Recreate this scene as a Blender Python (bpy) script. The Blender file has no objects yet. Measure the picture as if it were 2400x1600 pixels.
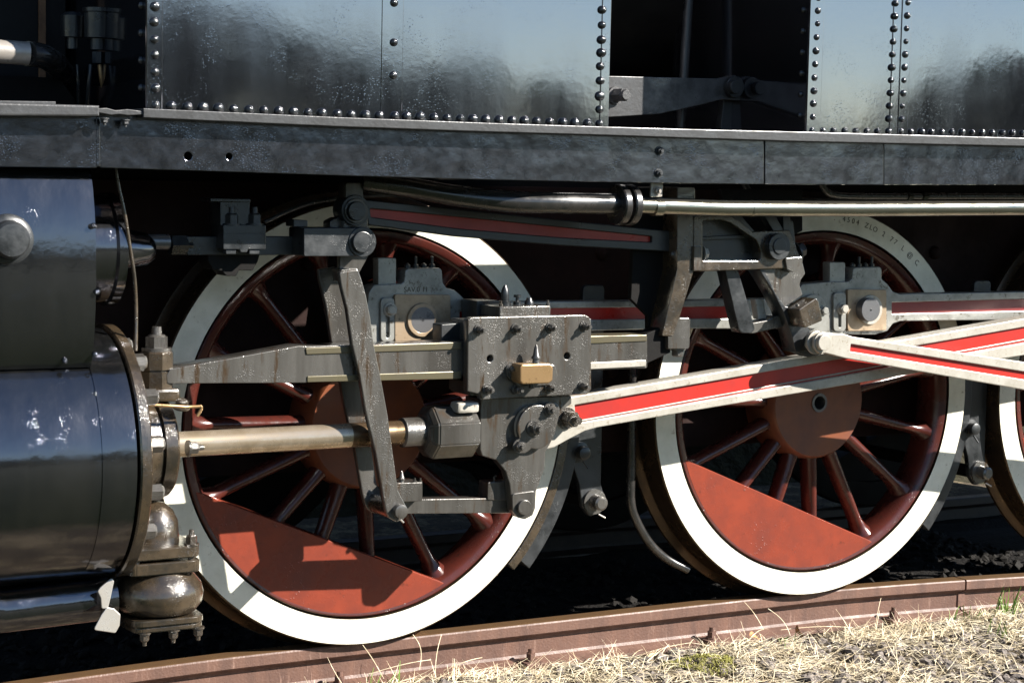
import bpy, bmesh, math, random
from math import radians, sin, cos, pi, atan2, sqrt
from mathutils import Vector, Matrix, noise

# ------------------------------------------------------------------ camera, sky, sun, exposure
scene = bpy.context.scene
COL = scene.collection
random.seed(7)

CAM = (-2.43647, -5.24991, 1.44585)
YAW, PITCH, ROLL, FPX = 0.509275, 0.085631, 0.019975, 4444.37
fw = Vector((sin(YAW)*cos(PITCH), cos(YAW)*cos(PITCH), -sin(PITCH)))
rt = Vector((cos(YAW), -sin(YAW), 0)); up = rt.cross(fw)
rt2 = rt*cos(ROLL) + up*sin(ROLL); up2 = -rt*sin(ROLL) + up*cos(ROLL)
cd = bpy.data.cameras.new('camera'); cam = bpy.data.objects.new('camera', cd); COL.objects.link(cam)
m = Matrix((rt2, up2, -fw)).transposed().to_4x4(); m.translation = Vector(CAM); cam.matrix_world = m
cd.sensor_width = 36; cd.lens = FPX/2400*36; cd.clip_end = 2000; cd.clip_start = 0.05
scene.camera = cam

SUN = Vector((1.08, -1.0, 0.945)).normalized()
world = bpy.data.worlds.new('World'); scene.world = world; world.use_nodes = True
nt = world.node_tree; bg = nt.nodes['Background']
sky = nt.nodes.new('ShaderNodeTexSky'); sky.sky_type = 'NISHITA'; sky.sun_disc = False
sky.sun_elevation = math.asin(SUN.z); sky.sun_rotation = atan2(SUN.x, SUN.y)
sky.air_density = 1.0; sky.dust_density = 0.0; sky.ozone_density = 1.5
nt.links.new(sky.outputs[0], bg.inputs[0]); bg.inputs[1].default_value = 0.05
sl = bpy.data.lights.new('sun', 'SUN'); sl.energy = 5.0; sl.angle = radians(0.5); sl.color = (1.0, 0.95, 0.87)
so = bpy.data.objects.new('sun', sl); COL.objects.link(so)
so.rotation_euler = SUN.to_track_quat('Z', 'Y').to_euler(); so.location = SUN*30
scene.view_settings.view_transform = 'Standard'; scene.view_settings.look = 'None'
scene.view_settings.exposure = 1.66; scene.view_settings.gamma = 1
scene.view_settings.use_curve_mapping = False

def P(px, py, Y):
    """point of the plane y = Y on the sight line through pixel (px, py) of the 2400 x 1600 photograph"""
    d = fw*FPX + rt2*(px-1200) - up2*(py-800)
    return Vector(CAM) + d*((Y-CAM[1])/d.y)

# ------------------------------------------------------------------ materials
def mat(name, col, rough=.5, metal=0., col2=None, nscale=8., rvar=.15, bump=0., bscale=60., bdist=.004, ior=1.5,
        streak=False, spark=0., sscale=230., coat=0., col3=None, n3=25., t3=.62, wave=0., wscale=4., spec=.5, drop=.5, patch=.35, tint=None):
    M = bpy.data.materials.new(name); M.use_nodes = True; N = M.node_tree; L = N.links
    b = N.nodes['Principled BSDF']
    b.inputs['Metallic'].default_value = metal; b.inputs['IOR'].default_value = ior
    b.inputs['Coat Weight'].default_value = coat; b.inputs['Coat Roughness'].default_value = .12
    b.inputs['Specular IOR Level'].default_value = spec
    if tint: b.inputs['Specular Tint'].default_value = (*tint, 1)
    tc = N.nodes.new('ShaderNodeTexCoord'); mp = N.nodes.new('ShaderNodeMapping'); L.new(tc.outputs['Object'], mp.inputs[0])
    if streak: mp.inputs['Scale'].default_value = (1, 1, .12)
    n1 = N.nodes.new('ShaderNodeTexNoise'); n1.inputs['Scale'].default_value = nscale; n1.inputs['Detail'].default_value = 7
    n1.inputs['Roughness'].default_value = .65; L.new(mp.outputs[0], n1.inputs[0])
    r1 = N.nodes.new('ShaderNodeValToRGB'); L.new(n1.outputs['Fac'], r1.inputs[0])
    r1.color_ramp.elements[0].position = .36; r1.color_ramp.elements[1].position = .64
    c2 = col2 or col
    r1.color_ramp.elements[0].color = (*col, 1); r1.color_ramp.elements[1].color = (*c2, 1)
    cout = r1.outputs[0]
    if col3:
        n2 = N.nodes.new('ShaderNodeTexNoise'); n2.inputs['Scale'].default_value = n3; n2.inputs['Detail'].default_value = 8
        n2.inputs['Roughness'].default_value = .75; L.new(mp.outputs[0], n2.inputs[0])
        rr = N.nodes.new('ShaderNodeValToRGB'); L.new(n2.outputs['Fac'], rr.inputs[0])
        rr.color_ramp.elements[0].position = t3; rr.color_ramp.elements[1].position = t3+.08
        mx = N.nodes.new('ShaderNodeMix'); mx.data_type = 'RGBA'
        L.new(rr.outputs[0], mx.inputs[0]); L.new(cout, mx.inputs[6]); mx.inputs[7].default_value = (*col3, 1); cout = mx.outputs[2]
    L.new(cout, b.inputs['Base Color'])
    mr = N.nodes.new('ShaderNodeMapRange'); L.new(n1.outputs['Fac'], mr.inputs[0])
    mr.inputs[1].default_value = .3; mr.inputs[2].default_value = .7
    mr.inputs[3].default_value = max(.03, rough-rvar); mr.inputs[4].default_value = min(1, rough+rvar)
    L.new(mr.outputs[0], b.inputs['Roughness'])
    last = None
    def addbump(src, strength, dist):
        nonlocal last
        bn = N.nodes.new('ShaderNodeBump'); bn.inputs['Strength'].default_value = strength; bn.inputs['Distance'].default_value = dist
        L.new(src, bn.inputs['Height'])
        if last: L.new(last, bn.inputs['Normal'])
        last = bn.outputs[0]
    if wave:
        nw = N.nodes.new('ShaderNodeTexNoise'); nw.inputs['Scale'].default_value = wscale; nw.inputs['Detail'].default_value = 2
        L.new(tc.outputs['Object'], nw.inputs[0]); addbump(nw.outputs['Fac'], 1, wave)
    if bump:
        nb = N.nodes.new('ShaderNodeTexNoise'); nb.inputs['Scale'].default_value = bscale; nb.inputs['Detail'].default_value = 5
        L.new(tc.outputs['Object'], nb.inputs[0]); addbump(nb.outputs['Fac'], bump, bdist)
    if spark:   # drops of oil and grit standing on the surface, thicker in some places than in others
        vo = N.nodes.new('ShaderNodeTexVoronoi'); vo.inputs['Scale'].default_value = sscale
        L.new(tc.outputs['Object'], vo.inputs[0])
        rs = N.nodes.new('ShaderNodeMapRange'); rs.interpolation_type = 'SMOOTHSTEP'; L.new(vo.outputs['Distance'], rs.inputs[0])
        rs.inputs[1].default_value = drop; rs.inputs[2].default_value = 0.; rs.inputs[3].default_value = 0.; rs.inputs[4].default_value = 1.
        nm = N.nodes.new('ShaderNodeTexNoise'); nm.inputs['Scale'].default_value = sscale/14; nm.inputs['Detail'].default_value = 4
        L.new(tc.outputs['Object'], nm.inputs[0])
        rm = N.nodes.new('ShaderNodeMapRange'); L.new(nm.outputs['Fac'], rm.inputs[0])
        rm.inputs[1].default_value = patch; rm.inputs[2].default_value = patch+.12
        ml = N.nodes.new('ShaderNodeMath'); ml.operation = 'MULTIPLY'; L.new(rs.outputs[0], ml.inputs[0]); L.new(rm.outputs[0], ml.inputs[1])
        cn = N.nodes.new('ShaderNodeBump'); cn.inputs['Strength'].default_value = spark; cn.inputs['Distance'].default_value = .35/sscale
        L.new(ml.outputs[0], cn.inputs['Height'])
        if last: L.new(last, cn.inputs['Normal'])
        L.new(cn.outputs[0], b.inputs['Coat Normal'])
        last = cn.outputs[0]
    if last: L.new(last, b.inputs['Normal'])
    return M

M = {}
BLUE = (.87, .88, 1.0)
M['tank'] = mat('tank_black', (.004, .0044, .0055), .078, col2=(.007, .0075, .0085), nscale=5, rvar=.035, bump=.10, bscale=45, bdist=.0007, ior=3.5, wave=.0018, wscale=1.9, spark=.05, sscale=150, drop=.3, patch=.5, tint=BLUE, streak=True)
M['rivet'] = mat('rivet_black', (.006, .0062, .007), .13, col2=(.010, .010, .010), nscale=60, rvar=.06, ior=1.75, bump=.3, bscale=90, bdist=.002)
M['valance'] = mat('valance_black', (.0035, .004, .005), .17, col2=(.007, .0075, .009), nscale=22, rvar=.04, bump=.26, bscale=60, bdist=.0010, ior=2.2, wave=.002, wscale=9, spark=.2, sscale=170, drop=.4, patch=.5, tint=BLUE)
M['ledge'] = mat('ledge_grey', (.085, .085, .087), .36, metal=.3, col2=(.03, .03, .031), nscale=16, bump=.5, bscale=90, bdist=.0015)
M['clad'] = mat('cylinder_cladding', (.003, .0033, .0038), .13, col2=(.006, .006, .0055), nscale=9, rvar=.04, bump=.55, bscale=28, bdist=.0013, ior=2.2, wave=.002, wscale=5, spark=.30, sscale=230, drop=.32, patch=.56, streak=True, tint=BLUE)
M['oily'] = mat('oily_steel', (.118, .112, .103), .31, metal=.4, col2=(.036, .032, .027), nscale=8, rvar=.12, bump=.2, bscale=50, bdist=.002, spark=.46, sscale=215, drop=.45, patch=.46, col3=(.050, .031, .017), n3=26, t3=.55, coat=.7, streak=True)
M['greasy'] = mat('greasy_iron', (.022, .018, .014), .26, metal=.15, col2=(.052, .035, .019), nscale=14, rvar=.1, bump=.4, bscale=50, bdist=.002, spark=.42, sscale=220, drop=.45, patch=.46, ior=1.7, coat=.8)
M['iron'] = mat('black_iron', (.008, .009, .010), .36, col2=(.020, .022, .024), nscale=12, bump=.3, bscale=70, bdist=.0015, spark=.4, sscale=200, drop=.4, patch=.52, ior=1.6)
M['dark'] = mat('frame_black', (.004, .0037, .0036), .7, spec=.15, col2=(.007, .006, .0055), nscale=6, bump=.3, bscale=40)
M['soot'] = mat('boiler_black', (.005, .005, .0055), .6, spec=.2, col2=(.012, .011, .010), nscale=6, bump=.3, bscale=40)
M['white'] = mat('tyre_white', (.72, .70, .60), .45, col2=(.56, .545, .45), nscale=9, rvar=.1, col3=(.33, .29, .20), n3=34, t3=.59, bump=.2, bscale=120, bdist=.001)
M['tread'] = mat('tread_steel', (.085, .055, .032), .32, metal=.7, col2=(.04, .028, .02), nscale=10)
M['wred'] = mat('wheel_red', (.195, .037, .020), .28, col2=(.125, .024, .014), nscale=7, rvar=.1, bump=.25, bscale=40, bdist=.002, col3=(.075, .020, .013), n3=26, t3=.60, spark=.4, sscale=90, drop=.25, patch=.5)
M['spoke'] = mat('wheel_red_shaded', (.070, .015, .010), .25, col2=(.040, .010, .008), nscale=9, rvar=.1, bump=.3, bscale=40, bdist=.002, col3=(.035, .012, .009), n3=22, t3=.58, spark=.4, sscale=110, drop=.3, patch=.5)  # the wheel red, darkened for oily dirt and for shade on rim and spokes
M['hub'] = mat('hub_brown', (.18, .056, .022), .38, col2=(.105, .031, .016), nscale=6, col3=(.08, .03, .018), n3=20, t3=.66)
M['rred'] = mat('rod_red', (.40, .022, .015), .32, col2=(.27, .015, .011), nscale=5, rvar=.08, bump=.15, bscale=40, bdist=.001, col3=(.20, .012, .010), n3=30, t3=.7)
M['rod'] = mat('rod_steel', (.42, .395, .35), .40, metal=.2, col2=(.27, .25, .21), nscale=10, col3=(.20, .16, .11), n3=70, t3=.57, bump=.15, bscale=150, bdist=.001)
M['crod'] = mat('coupling_rod_steel', (.31, .31, .29), .38, metal=.4, col2=(.19, .188, .17), nscale=14, rvar=.12, col3=(.085, .075, .058), n3=34, t3=.56, bump=.15, bscale=120, bdist=.001)
M['liner'] = mat('bronze_liner', (.12, .105, .065), .36, metal=.4, col2=(.08, .068, .042), nscale=18)
M['brass'] = mat('brass', (.33, .21, .10), .36, metal=.6, col2=(.22, .135, .062), nscale=22, col3=(.09, .055, .028), n3=45, t3=.58)
M['brassy'] = mat('bearing_bronze', (.34, .26, .18), .42, metal=.4, col2=(.24, .175, .11), nscale=20, col3=(.11, .08, .05), n3=40, t3=.6)
M['pist'] = mat('piston_rod_steel', (.55, .45, .34), .27, metal=.7, col2=(.36, .28, .19), nscale=14, rvar=.08)
M['pin'] = mat('pin_steel', (.17, .17, .175), .36, metal=.6, col2=(.10, .10, .105), nscale=20)
M['pipe'] = mat('pipe_steel', (.34, .33, .28), .20, metal=.95, col2=(.25, .24, .20), nscale=14, rvar=.08, bump=.15, bscale=80, bdist=.001)
M['pipeb'] = mat('pipe_black', (.014, .014, .014), .24, col2=(.024, .021, .019), nscale=14, ior=1.7, bump=.2, bscale=60, bdist=.001)
M['silver'] = mat('pale_pipe', (.34, .31, .28), .38, metal=.4, col2=(.25, .22, .19), nscale=18, bump=.3, bscale=70, bdist=.002)
M['rust'] = mat('rust_strip', (.20, .10, .045), .7, col2=(.10, .05, .025), nscale=20)
M['frame'] = mat('frame_red', (.018, .0075, .006), .7, spec=.15, col2=(.012, .006, .005), nscale=6, bump=.4, bscale=45)
M['bright'] = mat('bright_plate', (.55, .53, .50), .33, metal=.6, col2=(.42, .38, .33), nscale=14)
M['text'] = mat('stamp_ink', (.06, .05, .03), .7)

# ------------------------------------------------------------------ mesh helpers
def link(o, parent=None):
    COL.objects.link(o)
    if parent is not None: o.parent = parent
    return o
LOCO_AT = Vector((1.2, .75, 0))
loco = link(bpy.data.objects.new('steam_locomotive', None)); loco.location = LOCO_AT
loco['label'] = 'black riveted steam locomotive with red spoked wheels, white tyres and red fluted rods'
loco['category'] = 'locomotive'

def part(o, parent=None):
    """a part of the locomotive (parent None) or a piece of one of its parts"""
    COL.objects.link(o)
    if parent is None:
        o.parent = loco; o.matrix_parent_inverse = Matrix.Translation(-LOCO_AT)
    else: o.parent = parent
    return o
def mesh_obj(name, me, mt, parent=None, smooth=True, ang=35):
    if mt is not None: me.materials.append(M[mt] if isinstance(mt, str) else mt)
    if smooth:
        me.polygons.foreach_set('use_smooth', [True]*len(me.polygons)); me.set_sharp_from_angle(angle=radians(ang))
    return part(bpy.data.objects.new(name, me), parent)
def from_bm(name, bm, mt, parent=None, smooth=True, ang=35):
    bmesh.ops.recalc_face_normals(bm, faces=bm.faces)
    me = bpy.data.meshes.new(name); bm.to_mesh(me); bm.free()
    return mesh_obj(name, me, mt, parent, smooth, ang)

def rounded(pts, r):
    """2-D outline with its corners rounded to radius r (a number or one per corner)"""
    out = []; n = len(pts)
    for i in range(n):
        a, b, c = Vector(pts[i-1][:2]), Vector(pts[i][:2]), Vector(pts[(i+1) % n][:2])
        ri = r[i] if isinstance(r, (list, tuple)) else r
        u, v = a-b, c-b
        if ri <= 0 or u.length < 1e-6 or v.length < 1e-6: out.append(b); continue
        ang = u.angle(v)
        if ang > 2.9: out.append(b); continue
        d = min(ri/math.tan(ang/2), u.length*.45, v.length*.45)
        p, q = b+u.normalized()*d, b+v.normalized()*d
        for k in range(5):
            t = k/4; out.append(p*(1-t)**2 + b*2*t*(1-t) + q*t*t)
    return out
def circ(cx, cy, r, n=32, a0=0, a1=2*pi):
    full = abs(a1-a0-2*pi) < 1e-6
    return [Vector((cx+r*cos(a0+(a1-a0)*i/(n if full else n-1)), cy+r*sin(a0+(a1-a0)*i/(n if full else n-1)))) for i in range(n)]
def slab(name, loops, Y, th, mt, parent=None, bev=.002, res=1):
    """closed outlines (x, z) in metres, the later ones holes, standing as a plate from y = Y back to Y + th"""
    c = bpy.data.curves.new(name, 'CURVE'); c.dimensions = '2D'; c.fill_mode = 'BOTH'
    for lp in loops:
        s = c.splines.new('POLY'); s.points.add(len(lp)-1); s.use_cyclic_u = True
        for q, pt in zip(lp, s.points): pt.co = (q[0], q[1], 0, 1)
    bev = min(bev, th*.45)
    c.extrude = th/2-bev; c.bevel_depth = bev; c.bevel_resolution = res
    tmp = bpy.data.objects.new('tmp', c); me = bpy.data.meshes.new_from_object(tmp); bpy.data.objects.remove(tmp); bpy.data.curves.remove(c)
    me.materials.clear()
    for v in me.vertices:
        x, y, z = v.co; v.co = (x, Y+th/2-z, y)
    me.name = name
    return mesh_obj(name, me, mt, parent, ang=28)
def W(pts, Y):
    return [Vector((p.x, p.z)) for p in (P(a, b, Y) for a, b in pts)]
def plate(name, pts, Y, th, mt, parent=None, rnd=.004, holes=(), bev=.002):
    """outline given as pixels of the photograph, stood at depth Y"""
    return slab(name, [rounded(W(pts, Y), rnd)] + [h for h in holes], Y, th, mt, parent, bev)
def disc(name, px, py, Y, r, th, mt, parent=None, bev=.002, n=36, hole=None):
    c = P(px, py, Y); lp = [circ(c.x, c.z, r, n)]
    if hole: lp.append(circ(c.x, c.z, hole, n))
    return slab(name, lp, Y, th, mt, parent, bev)
def bm_cyl(bm, p0, p1, r0, r1=None, n=24, cap=True):
    p0, p1 = Vector(p0), Vector(p1); r1 = r0 if r1 is None else r1
    q = (p1-p0).to_track_quat('Z', 'Y'); rings = []
    for p, r in ((p0, r0), (p1, r1)):
        rings.append([bm.verts.new(p + q @ Vector((r*cos(2*pi*i/n), r*sin(2*pi*i/n), 0))) for i in range(n)])
    for i in range(n): bm.faces.new((rings[0][i], rings[0][(i+1) % n], rings[1][(i+1) % n], rings[1][i]))
    if cap: bm.faces.new(rings[0][::-1]); bm.faces.new(rings[1])
def lathe(name, prof, base, axis, mt, parent=None, n=48, ang=35):
    """profile of (distance along the axis, radius) turned round an axis through base"""
    bm = bmesh.new(); q = Vector(axis).to_track_quat('Z', 'Y'); base = Vector(base); rings = []
    for h, r in prof:
        if r <= 1e-6: rings.append([bm.verts.new(base + q @ Vector((0, 0, h)))])
        else: rings.append([bm.verts.new(base + q @ Vector((r*cos(2*pi*i/n), r*sin(2*pi*i/n), h))) for i in range(n)])
    for a, b in zip(rings, rings[1:]):
        for i in range(n):
            j = (i+1) % n
            if len(a) == 1 and len(b) == 1: continue
            if len(a) == 1: bm.faces.new((a[0], b[j], b[i]))
            elif len(b) == 1: bm.faces.new((a[i], a[j], b[0]))
            else: bm.faces.new((a[i], a[j], b[j], b[i]))
    if len(rings[0]) > 1: bm.faces.new(rings[0][::-1])
    if len(rings[-1]) > 1: bm.faces.new(rings[-1])
    return from_bm(name, bm, mt, parent, ang=ang)
def smooth_path(pts, k=6):
    pts = [Vector(p) for p in pts]; out = []
    for i in range(len(pts)-1):
        a = pts[max(i-1, 0)]; b = pts[i]; c = pts[i+1]; d = pts[min(i+2, len(pts)-1)]
        for s in range(k):
            t = s/k
            out.append(.5*((2*b)+(c-a)*t+(2*a-5*b+4*c-d)*t*t+(3*b-a-3*c+d)*t**3))
    return out+[pts[-1]]
def tube(name, pts, r, mt, parent=None, n=14, smooth=True):
    pts = smooth_path(pts) if smooth and len(pts) > 2 else [Vector(p) for p in pts]
    bm = bmesh.new(); rings = []
    for i, p in enumerate(pts):
        t = (pts[min(i+1, len(pts)-1)]-pts[max(i-1, 0)]).normalized()
        u = t.cross(Vector((0.13, .2, 1))).normalized(); v = t.cross(u)
        rr = r if not isinstance(r, (list, tuple)) else r[0]+(r[1]-r[0])*i/(len(pts)-1)
        rings.append([bm.verts.new(p+u*rr*cos(2*pi*k/n)+v*rr*sin(2*pi*k/n)) for k in range(n)])
    for a, b in zip(rings, rings[1:]):
        for k in range(n): bm.faces.new((a[k], a[(k+1) % n], b[(k+1) % n], b[k]))
    bm.faces.new(rings[0][::-1]); bm.faces.new(rings[-1])
    return from_bm(name, bm, mt, parent, ang=50)
def box(name, p0, p1, mt, parent=None, bev=.003):
    bm = bmesh.new(); bmesh.ops.create_cube(bm, size=1)
    for v in bm.verts:
        v.co = Vector([p0[k]+(p1[k]-p0[k])*(v.co[k]+.5) for k in range(3)])
    if bev: bmesh.ops.bevel(bm, geom=bm.edges[:], offset=bev, segments=2, affect='EDGES', profile=.5)
    return from_bm(name, bm, mt, parent, ang=20)
def extr_x(name, outline, x0, x1, mt, parent=None, ang=25):
    """(y, z) outline drawn along x"""
    bm = bmesh.new(); a = [bm.verts.new((x0, y, z)) for y, z in outline]; b = [bm.verts.new((x1, y, z)) for y, z in outline]
    n = len(outline)
    for i in range(n): bm.faces.new((a[i], a[(i+1) % n], b[(i+1) % n], b[i]))
    bm.faces.new(a); bm.faces.new(b[::-1])
    return from_bm(name, bm, mt, parent, ang=ang)

# shared fasteners, unit size along +Z
def fastener(kind):
    bm = bmesh.new()
    if kind == 'rivet':
        prof = [(.0, 1.0), (.25, .97), (.5, .85), (.7, .66), (.83, .4), (.88, .0)]
        rings = []
        for h, r in prof:
            rings.append([bm.verts.new((0, 0, h))] if r == 0 else [bm.verts.new((r*cos(2*pi*i/14), r*sin(2*pi*i/14), h)) for i in range(14)])
        for a, b in zip(rings, rings[1:]):
            for i in range(14):
                j = (i+1) % 14
                bm.faces.new((a[i], a[j], b[0])) if len(b) == 1 else bm.faces.new((a[i], a[j], b[j], b[i]))
    else:
        bm_cyl(bm, (0, 0, -.05), (0, 0, .18), 1.3, n=18)
        bm_cyl(bm, (0, 0, .181), (0, 0, .95), 1.0, n=6); bm_cyl(bm, (0, 0, .951), (0, 0, 1.1), .86, .7, n=12)
        if kind == 'stud': bm_cyl(bm, (0, 0, 1.0), (0, 0, 1.65), .5, .42, n=12)
    bmesh.ops.recalc_face_normals(bm, faces=bm.faces)
    me = bpy.data.meshes.new(kind); bm.to_mesh(me); bm.free()
    me.polygons.foreach_set('use_smooth', [True]*len(me.polygons)); me.set_sharp_from_angle(angle=radians(40))
    return me
FAST = {}
def fasten(kind, name, pos, axis, r, mt, parent=None, hs=1., spin=0.):
    key = (kind, mt)
    if key not in FAST:
        me = fastener(kind); me.materials.append(M[mt]); FAST[key] = me
    o = bpy.data.objects.new(name, FAST[key])
    q = Vector(axis).to_track_quat('Z', 'Y') @ Matrix.Rotation(spin, 3, 'Z').to_quaternion()
    part(o, parent); o.location = pos; o.rotation_mode = 'QUATERNION'; o.rotation_quaternion = q; o.scale = (r, r, r*hs)
    return o
FRONT = (0, -1, 0)
def stud(px, py, Y, r, parent, mt='oily', hs=1.3, kind='stud', name='stud'):
    return fasten(kind, name, P(px, py, Y), FRONT, r, mt, parent, hs, random.uniform(0, 1))
def rivets(pxs, Y, r, parent, mt, dx=0):
    for a, b in pxs: fasten('rivet', 'rivet', P(a, b, Y), FRONT, r*random.uniform(.86, 1.12), mt, parent, random.uniform(.75, 1.1))
def oil_cup(px, py, Y, h, r, parent, mt='oily', name='oil_cup'):
    return lathe(name, [(0, r*1.3), (h*.12, r*1.3), (h*.14, r*.9), (h*.3, r*.8), (h*.32, r*1.15), (h*.4, r*1.15), (h*.5, r*.8), (h*.85, r*.5), (h, r*.18)], P(px, py, Y), (0, 0, 1), mt, parent, n=12)

# ------------------------------------------------------------------ the setting: ground, rails, wood behind the photographer
def top(name, me, mt, label=None, cat=None, kind=None, group=None, smooth=False):
    if mt: me.materials.append(mt)
    if smooth: me.polygons.foreach_set('use_smooth', [True]*len(me.polygons))
    o = link(bpy.data.objects.new(name, me))
    if label: o['label'] = label
    if cat: o['category'] = cat
    if kind: o['kind'] = kind
    if group: o['group'] = group
    return o
def pyd(name, v, f):
    me = bpy.data.meshes.new(name); me.from_pydata(v, [], f); me.update(); return me

def gz(x, y):
    """height of the ballast"""
    z = -.135 + .012*noise.noise((x*3, y*3, 0)) + .010*noise.noise((x*11, y*11, 3))
    if y < -.25: z += -.05*min(1.5, (-y-.25)) + .012*noise.noise((x*2.1, y*2.1, 9))
    if y < .2: z += -.016*math.exp(-((y+.02)/.09)**2) + .020*math.exp(-((y+.14)/.08)**2)*(noise.noise((x*3, 0, 5)) + (.6 if x < .9 else 0))
    if .16 < y < 1.45: z -= .03
    return z
def axis_steps(a, b, fine0, fine1, step):
    s = []; x = fine0
    while x <= fine1+1e-6: s.append(x); x += step
    d = step; x = fine1
    while x < b: d *= 1.5; x += d; s.append(x)
    d = step; x = fine0
    while x > a: d *= 1.5; x -= d; s.insert(0, x)
    return s
xs = axis_steps(-600, 600, -1.6, 3.6, .03); ys = axis_steps(-600, 600, -1.3, 2.2, .03)
gv = [(x, y, gz(x, y) if -3 < x < 5 and -3 < y < 4 else -.22) for y in ys for x in xs]
nx = len(xs); gf = [(j*nx+i, j*nx+i+1, (j+1)*nx+i+1, (j+1)*nx+i) for j in range(len(ys)-1) for i in range(nx-1)]
gm = mat('ballast_earth', (.10, .078, .055), .95, spec=.15, col2=(.055, .045, .036), nscale=14, rvar=.05, bump=1, bscale=60, bdist=.02, col3=(.2, .16, .10), n3=9, t3=.5)
gN = gm.node_tree; gb = gN.nodes['Principled BSDF']; src = gb.inputs['Base Color'].links[0].from_socket
gt = gN.nodes.new('ShaderNodeTexCoord'); gs = gN.nodes.new('ShaderNodeSeparateXYZ'); gN.links.new(gt.outputs['Object'], gs.inputs[0])
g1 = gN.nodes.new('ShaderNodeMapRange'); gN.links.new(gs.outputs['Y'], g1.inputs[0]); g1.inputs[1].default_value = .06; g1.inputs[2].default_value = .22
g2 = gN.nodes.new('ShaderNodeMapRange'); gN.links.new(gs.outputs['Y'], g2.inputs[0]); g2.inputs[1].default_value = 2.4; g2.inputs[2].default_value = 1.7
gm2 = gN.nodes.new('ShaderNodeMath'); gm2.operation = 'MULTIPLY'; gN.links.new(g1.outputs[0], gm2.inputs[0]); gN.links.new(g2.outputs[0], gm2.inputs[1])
gx = gN.nodes.new('ShaderNodeMix'); gx.data_type = 'RGBA'; gN.links.new(gm2.outputs[0], gx.inputs[0]); gN.links.new(src, gx.inputs[6]); gx.inputs[7].default_value = (.009, .008, .0075, 1)  # earth under the locomotive darkened for soaked oil and for painted shade
# the cinder strip beside the track gives way to dark turf
g3 = gN.nodes.new('ShaderNodeMapRange'); gN.links.new(gs.outputs['Y'], g3.inputs[0]); g3.inputs[1].default_value = -.85; g3.inputs[2].default_value = -1.05
gy = gN.nodes.new('ShaderNodeMix'); gy.data_type = 'RGBA'; gN.links.new(g3.outputs[0], gy.inputs[0]); gN.links.new(gx.outputs[2], gy.inputs[6]); gy.inputs[7].default_value = (.018, .024, .010, 1)
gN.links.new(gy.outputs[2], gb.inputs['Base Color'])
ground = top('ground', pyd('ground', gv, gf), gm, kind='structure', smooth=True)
ground['label'] = 'dark gravelly track bed earth under and beside the rails'

# unseen bank added on the far side to keep sky light out
bv = [(-400, 2.7, -.25), (400, 2.7, -.25), (400, 3.4, 1.5), (-400, 3.4, 1.5), (400, 40, 1.9), (-400, 40, 1.9)]
top('sky_block_bank', pyd('sky_block_bank', bv, [(0, 1, 2, 3), (3, 2, 4, 5)]), mat('sky_block_dark', (.03, .026, .018), .95, spec=.1, col2=(.03, .03, .018), nscale=5, bump=1, bscale=14, bdist=.05), 'unseen dark bank added behind the locomotive to block light', None, 'structure')
# rails
railm = mat('rail_rust', (.130, .068, .048), .55, col2=(.075, .037, .026), nscale=14, rvar=.1, bump=.6, bscale=130, bdist=.002, col3=(.185, .11, .083), n3=60, t3=.58, streak=True)
farrm = mat('far_rail_rust_shaded', (.03, .02, .016), .5, col2=(.02, .014, .012), nscale=14)  # rail rust made darker: shade under the locomotive is put into the colour
railt = mat('rail_running_surface', (.22, .13, .065), .34, metal=.55, col2=(.15, .085, .045), nscale=16)
clipm = mat('clip_rust', (.13, .065, .045), .75, col2=(.075, .038, .028), nscale=30, bump=.6, bscale=120, bdist=.002)
def rail_dip(x):
    if x < -.35: return -.022*((-.35-x)/.9)**1.5
    if x > 1.85: return -.024*((x-1.85)/.8)**1.3 if x < 2.9 else -.024*((1.05)/.8)**1.3
    return 0
def rail(x0, x1, yo, flip, label, clips):
    """flat-bottomed rail; yo is the side of the head that faces out from the track"""
    prof = [(0, -.006), (.003, -.0015), (.010, 0), (.060, 0), (.067, -.0015), (.070, -.006), (.070, -.036), (.066, -.040), (.047, -.050), (.0425, -.058),
            (.042, -.108), (.046, -.117), (.096, -.131), (.0975, -.143), (-.0275, -.143), (-.026, -.131), (.024, -.117), (.028, -.108), (.0275, -.058), (.023, -.050), (.004, -.040), (0, -.036)]
    s = -1 if flip else 1
    n = max(2, int((min(x1, 6)-max(x0, -4))/.06)); X = [x0] if x0 < -4 else []
    a, b = max(x0, -4), min(x1, 6); X += [a+(b-a)*i/n for i in range(n+1)]
    if x1 > 6: X.append(x1)
    v = []; f = []; k = len(prof)
    for x in X: v += [(x, yo+s*p[0], p[1]+rail_dip(x)) for p in prof]
    for i in range(len(X)-1):
        for j in range(k): f.append((i*k+j, i*k+(j+1) % k, (i+1)*k+(j+1) % k, (i+1)*k+j))
    f.append(tuple(range(k))[::-1]); f.append(tuple((len(X)-1)*k+j for j in range(k)))
    me = pyd('rail', v, f)
    bm = bmesh.new(); bm.from_mesh(me); bmesh.ops.recalc_face_normals(bm, faces=bm.faces); bm.to_mesh(me); bm.free()
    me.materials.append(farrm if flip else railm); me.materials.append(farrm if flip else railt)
    for p in me.polygons:
        if p.normal.z > .9 and p.center.z > -.03+rail_dip(p.center.x): p.material_index = 1
    o = top('rail', me, None, label, 'rail')
    return o
near_a = rail(-40, 2.4775, .031, False, 'rusty rail under the locomotive wheels, left of the welded joint', [])
near_b = rail(2.4865, 60, .031, False, 'rusty rail beyond the welded joint, running on past the grass tuft', [])
far_r = rail(-40, 60, 1.607, True, 'rusty far rail beneath the other side of the locomotive', [])

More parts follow.
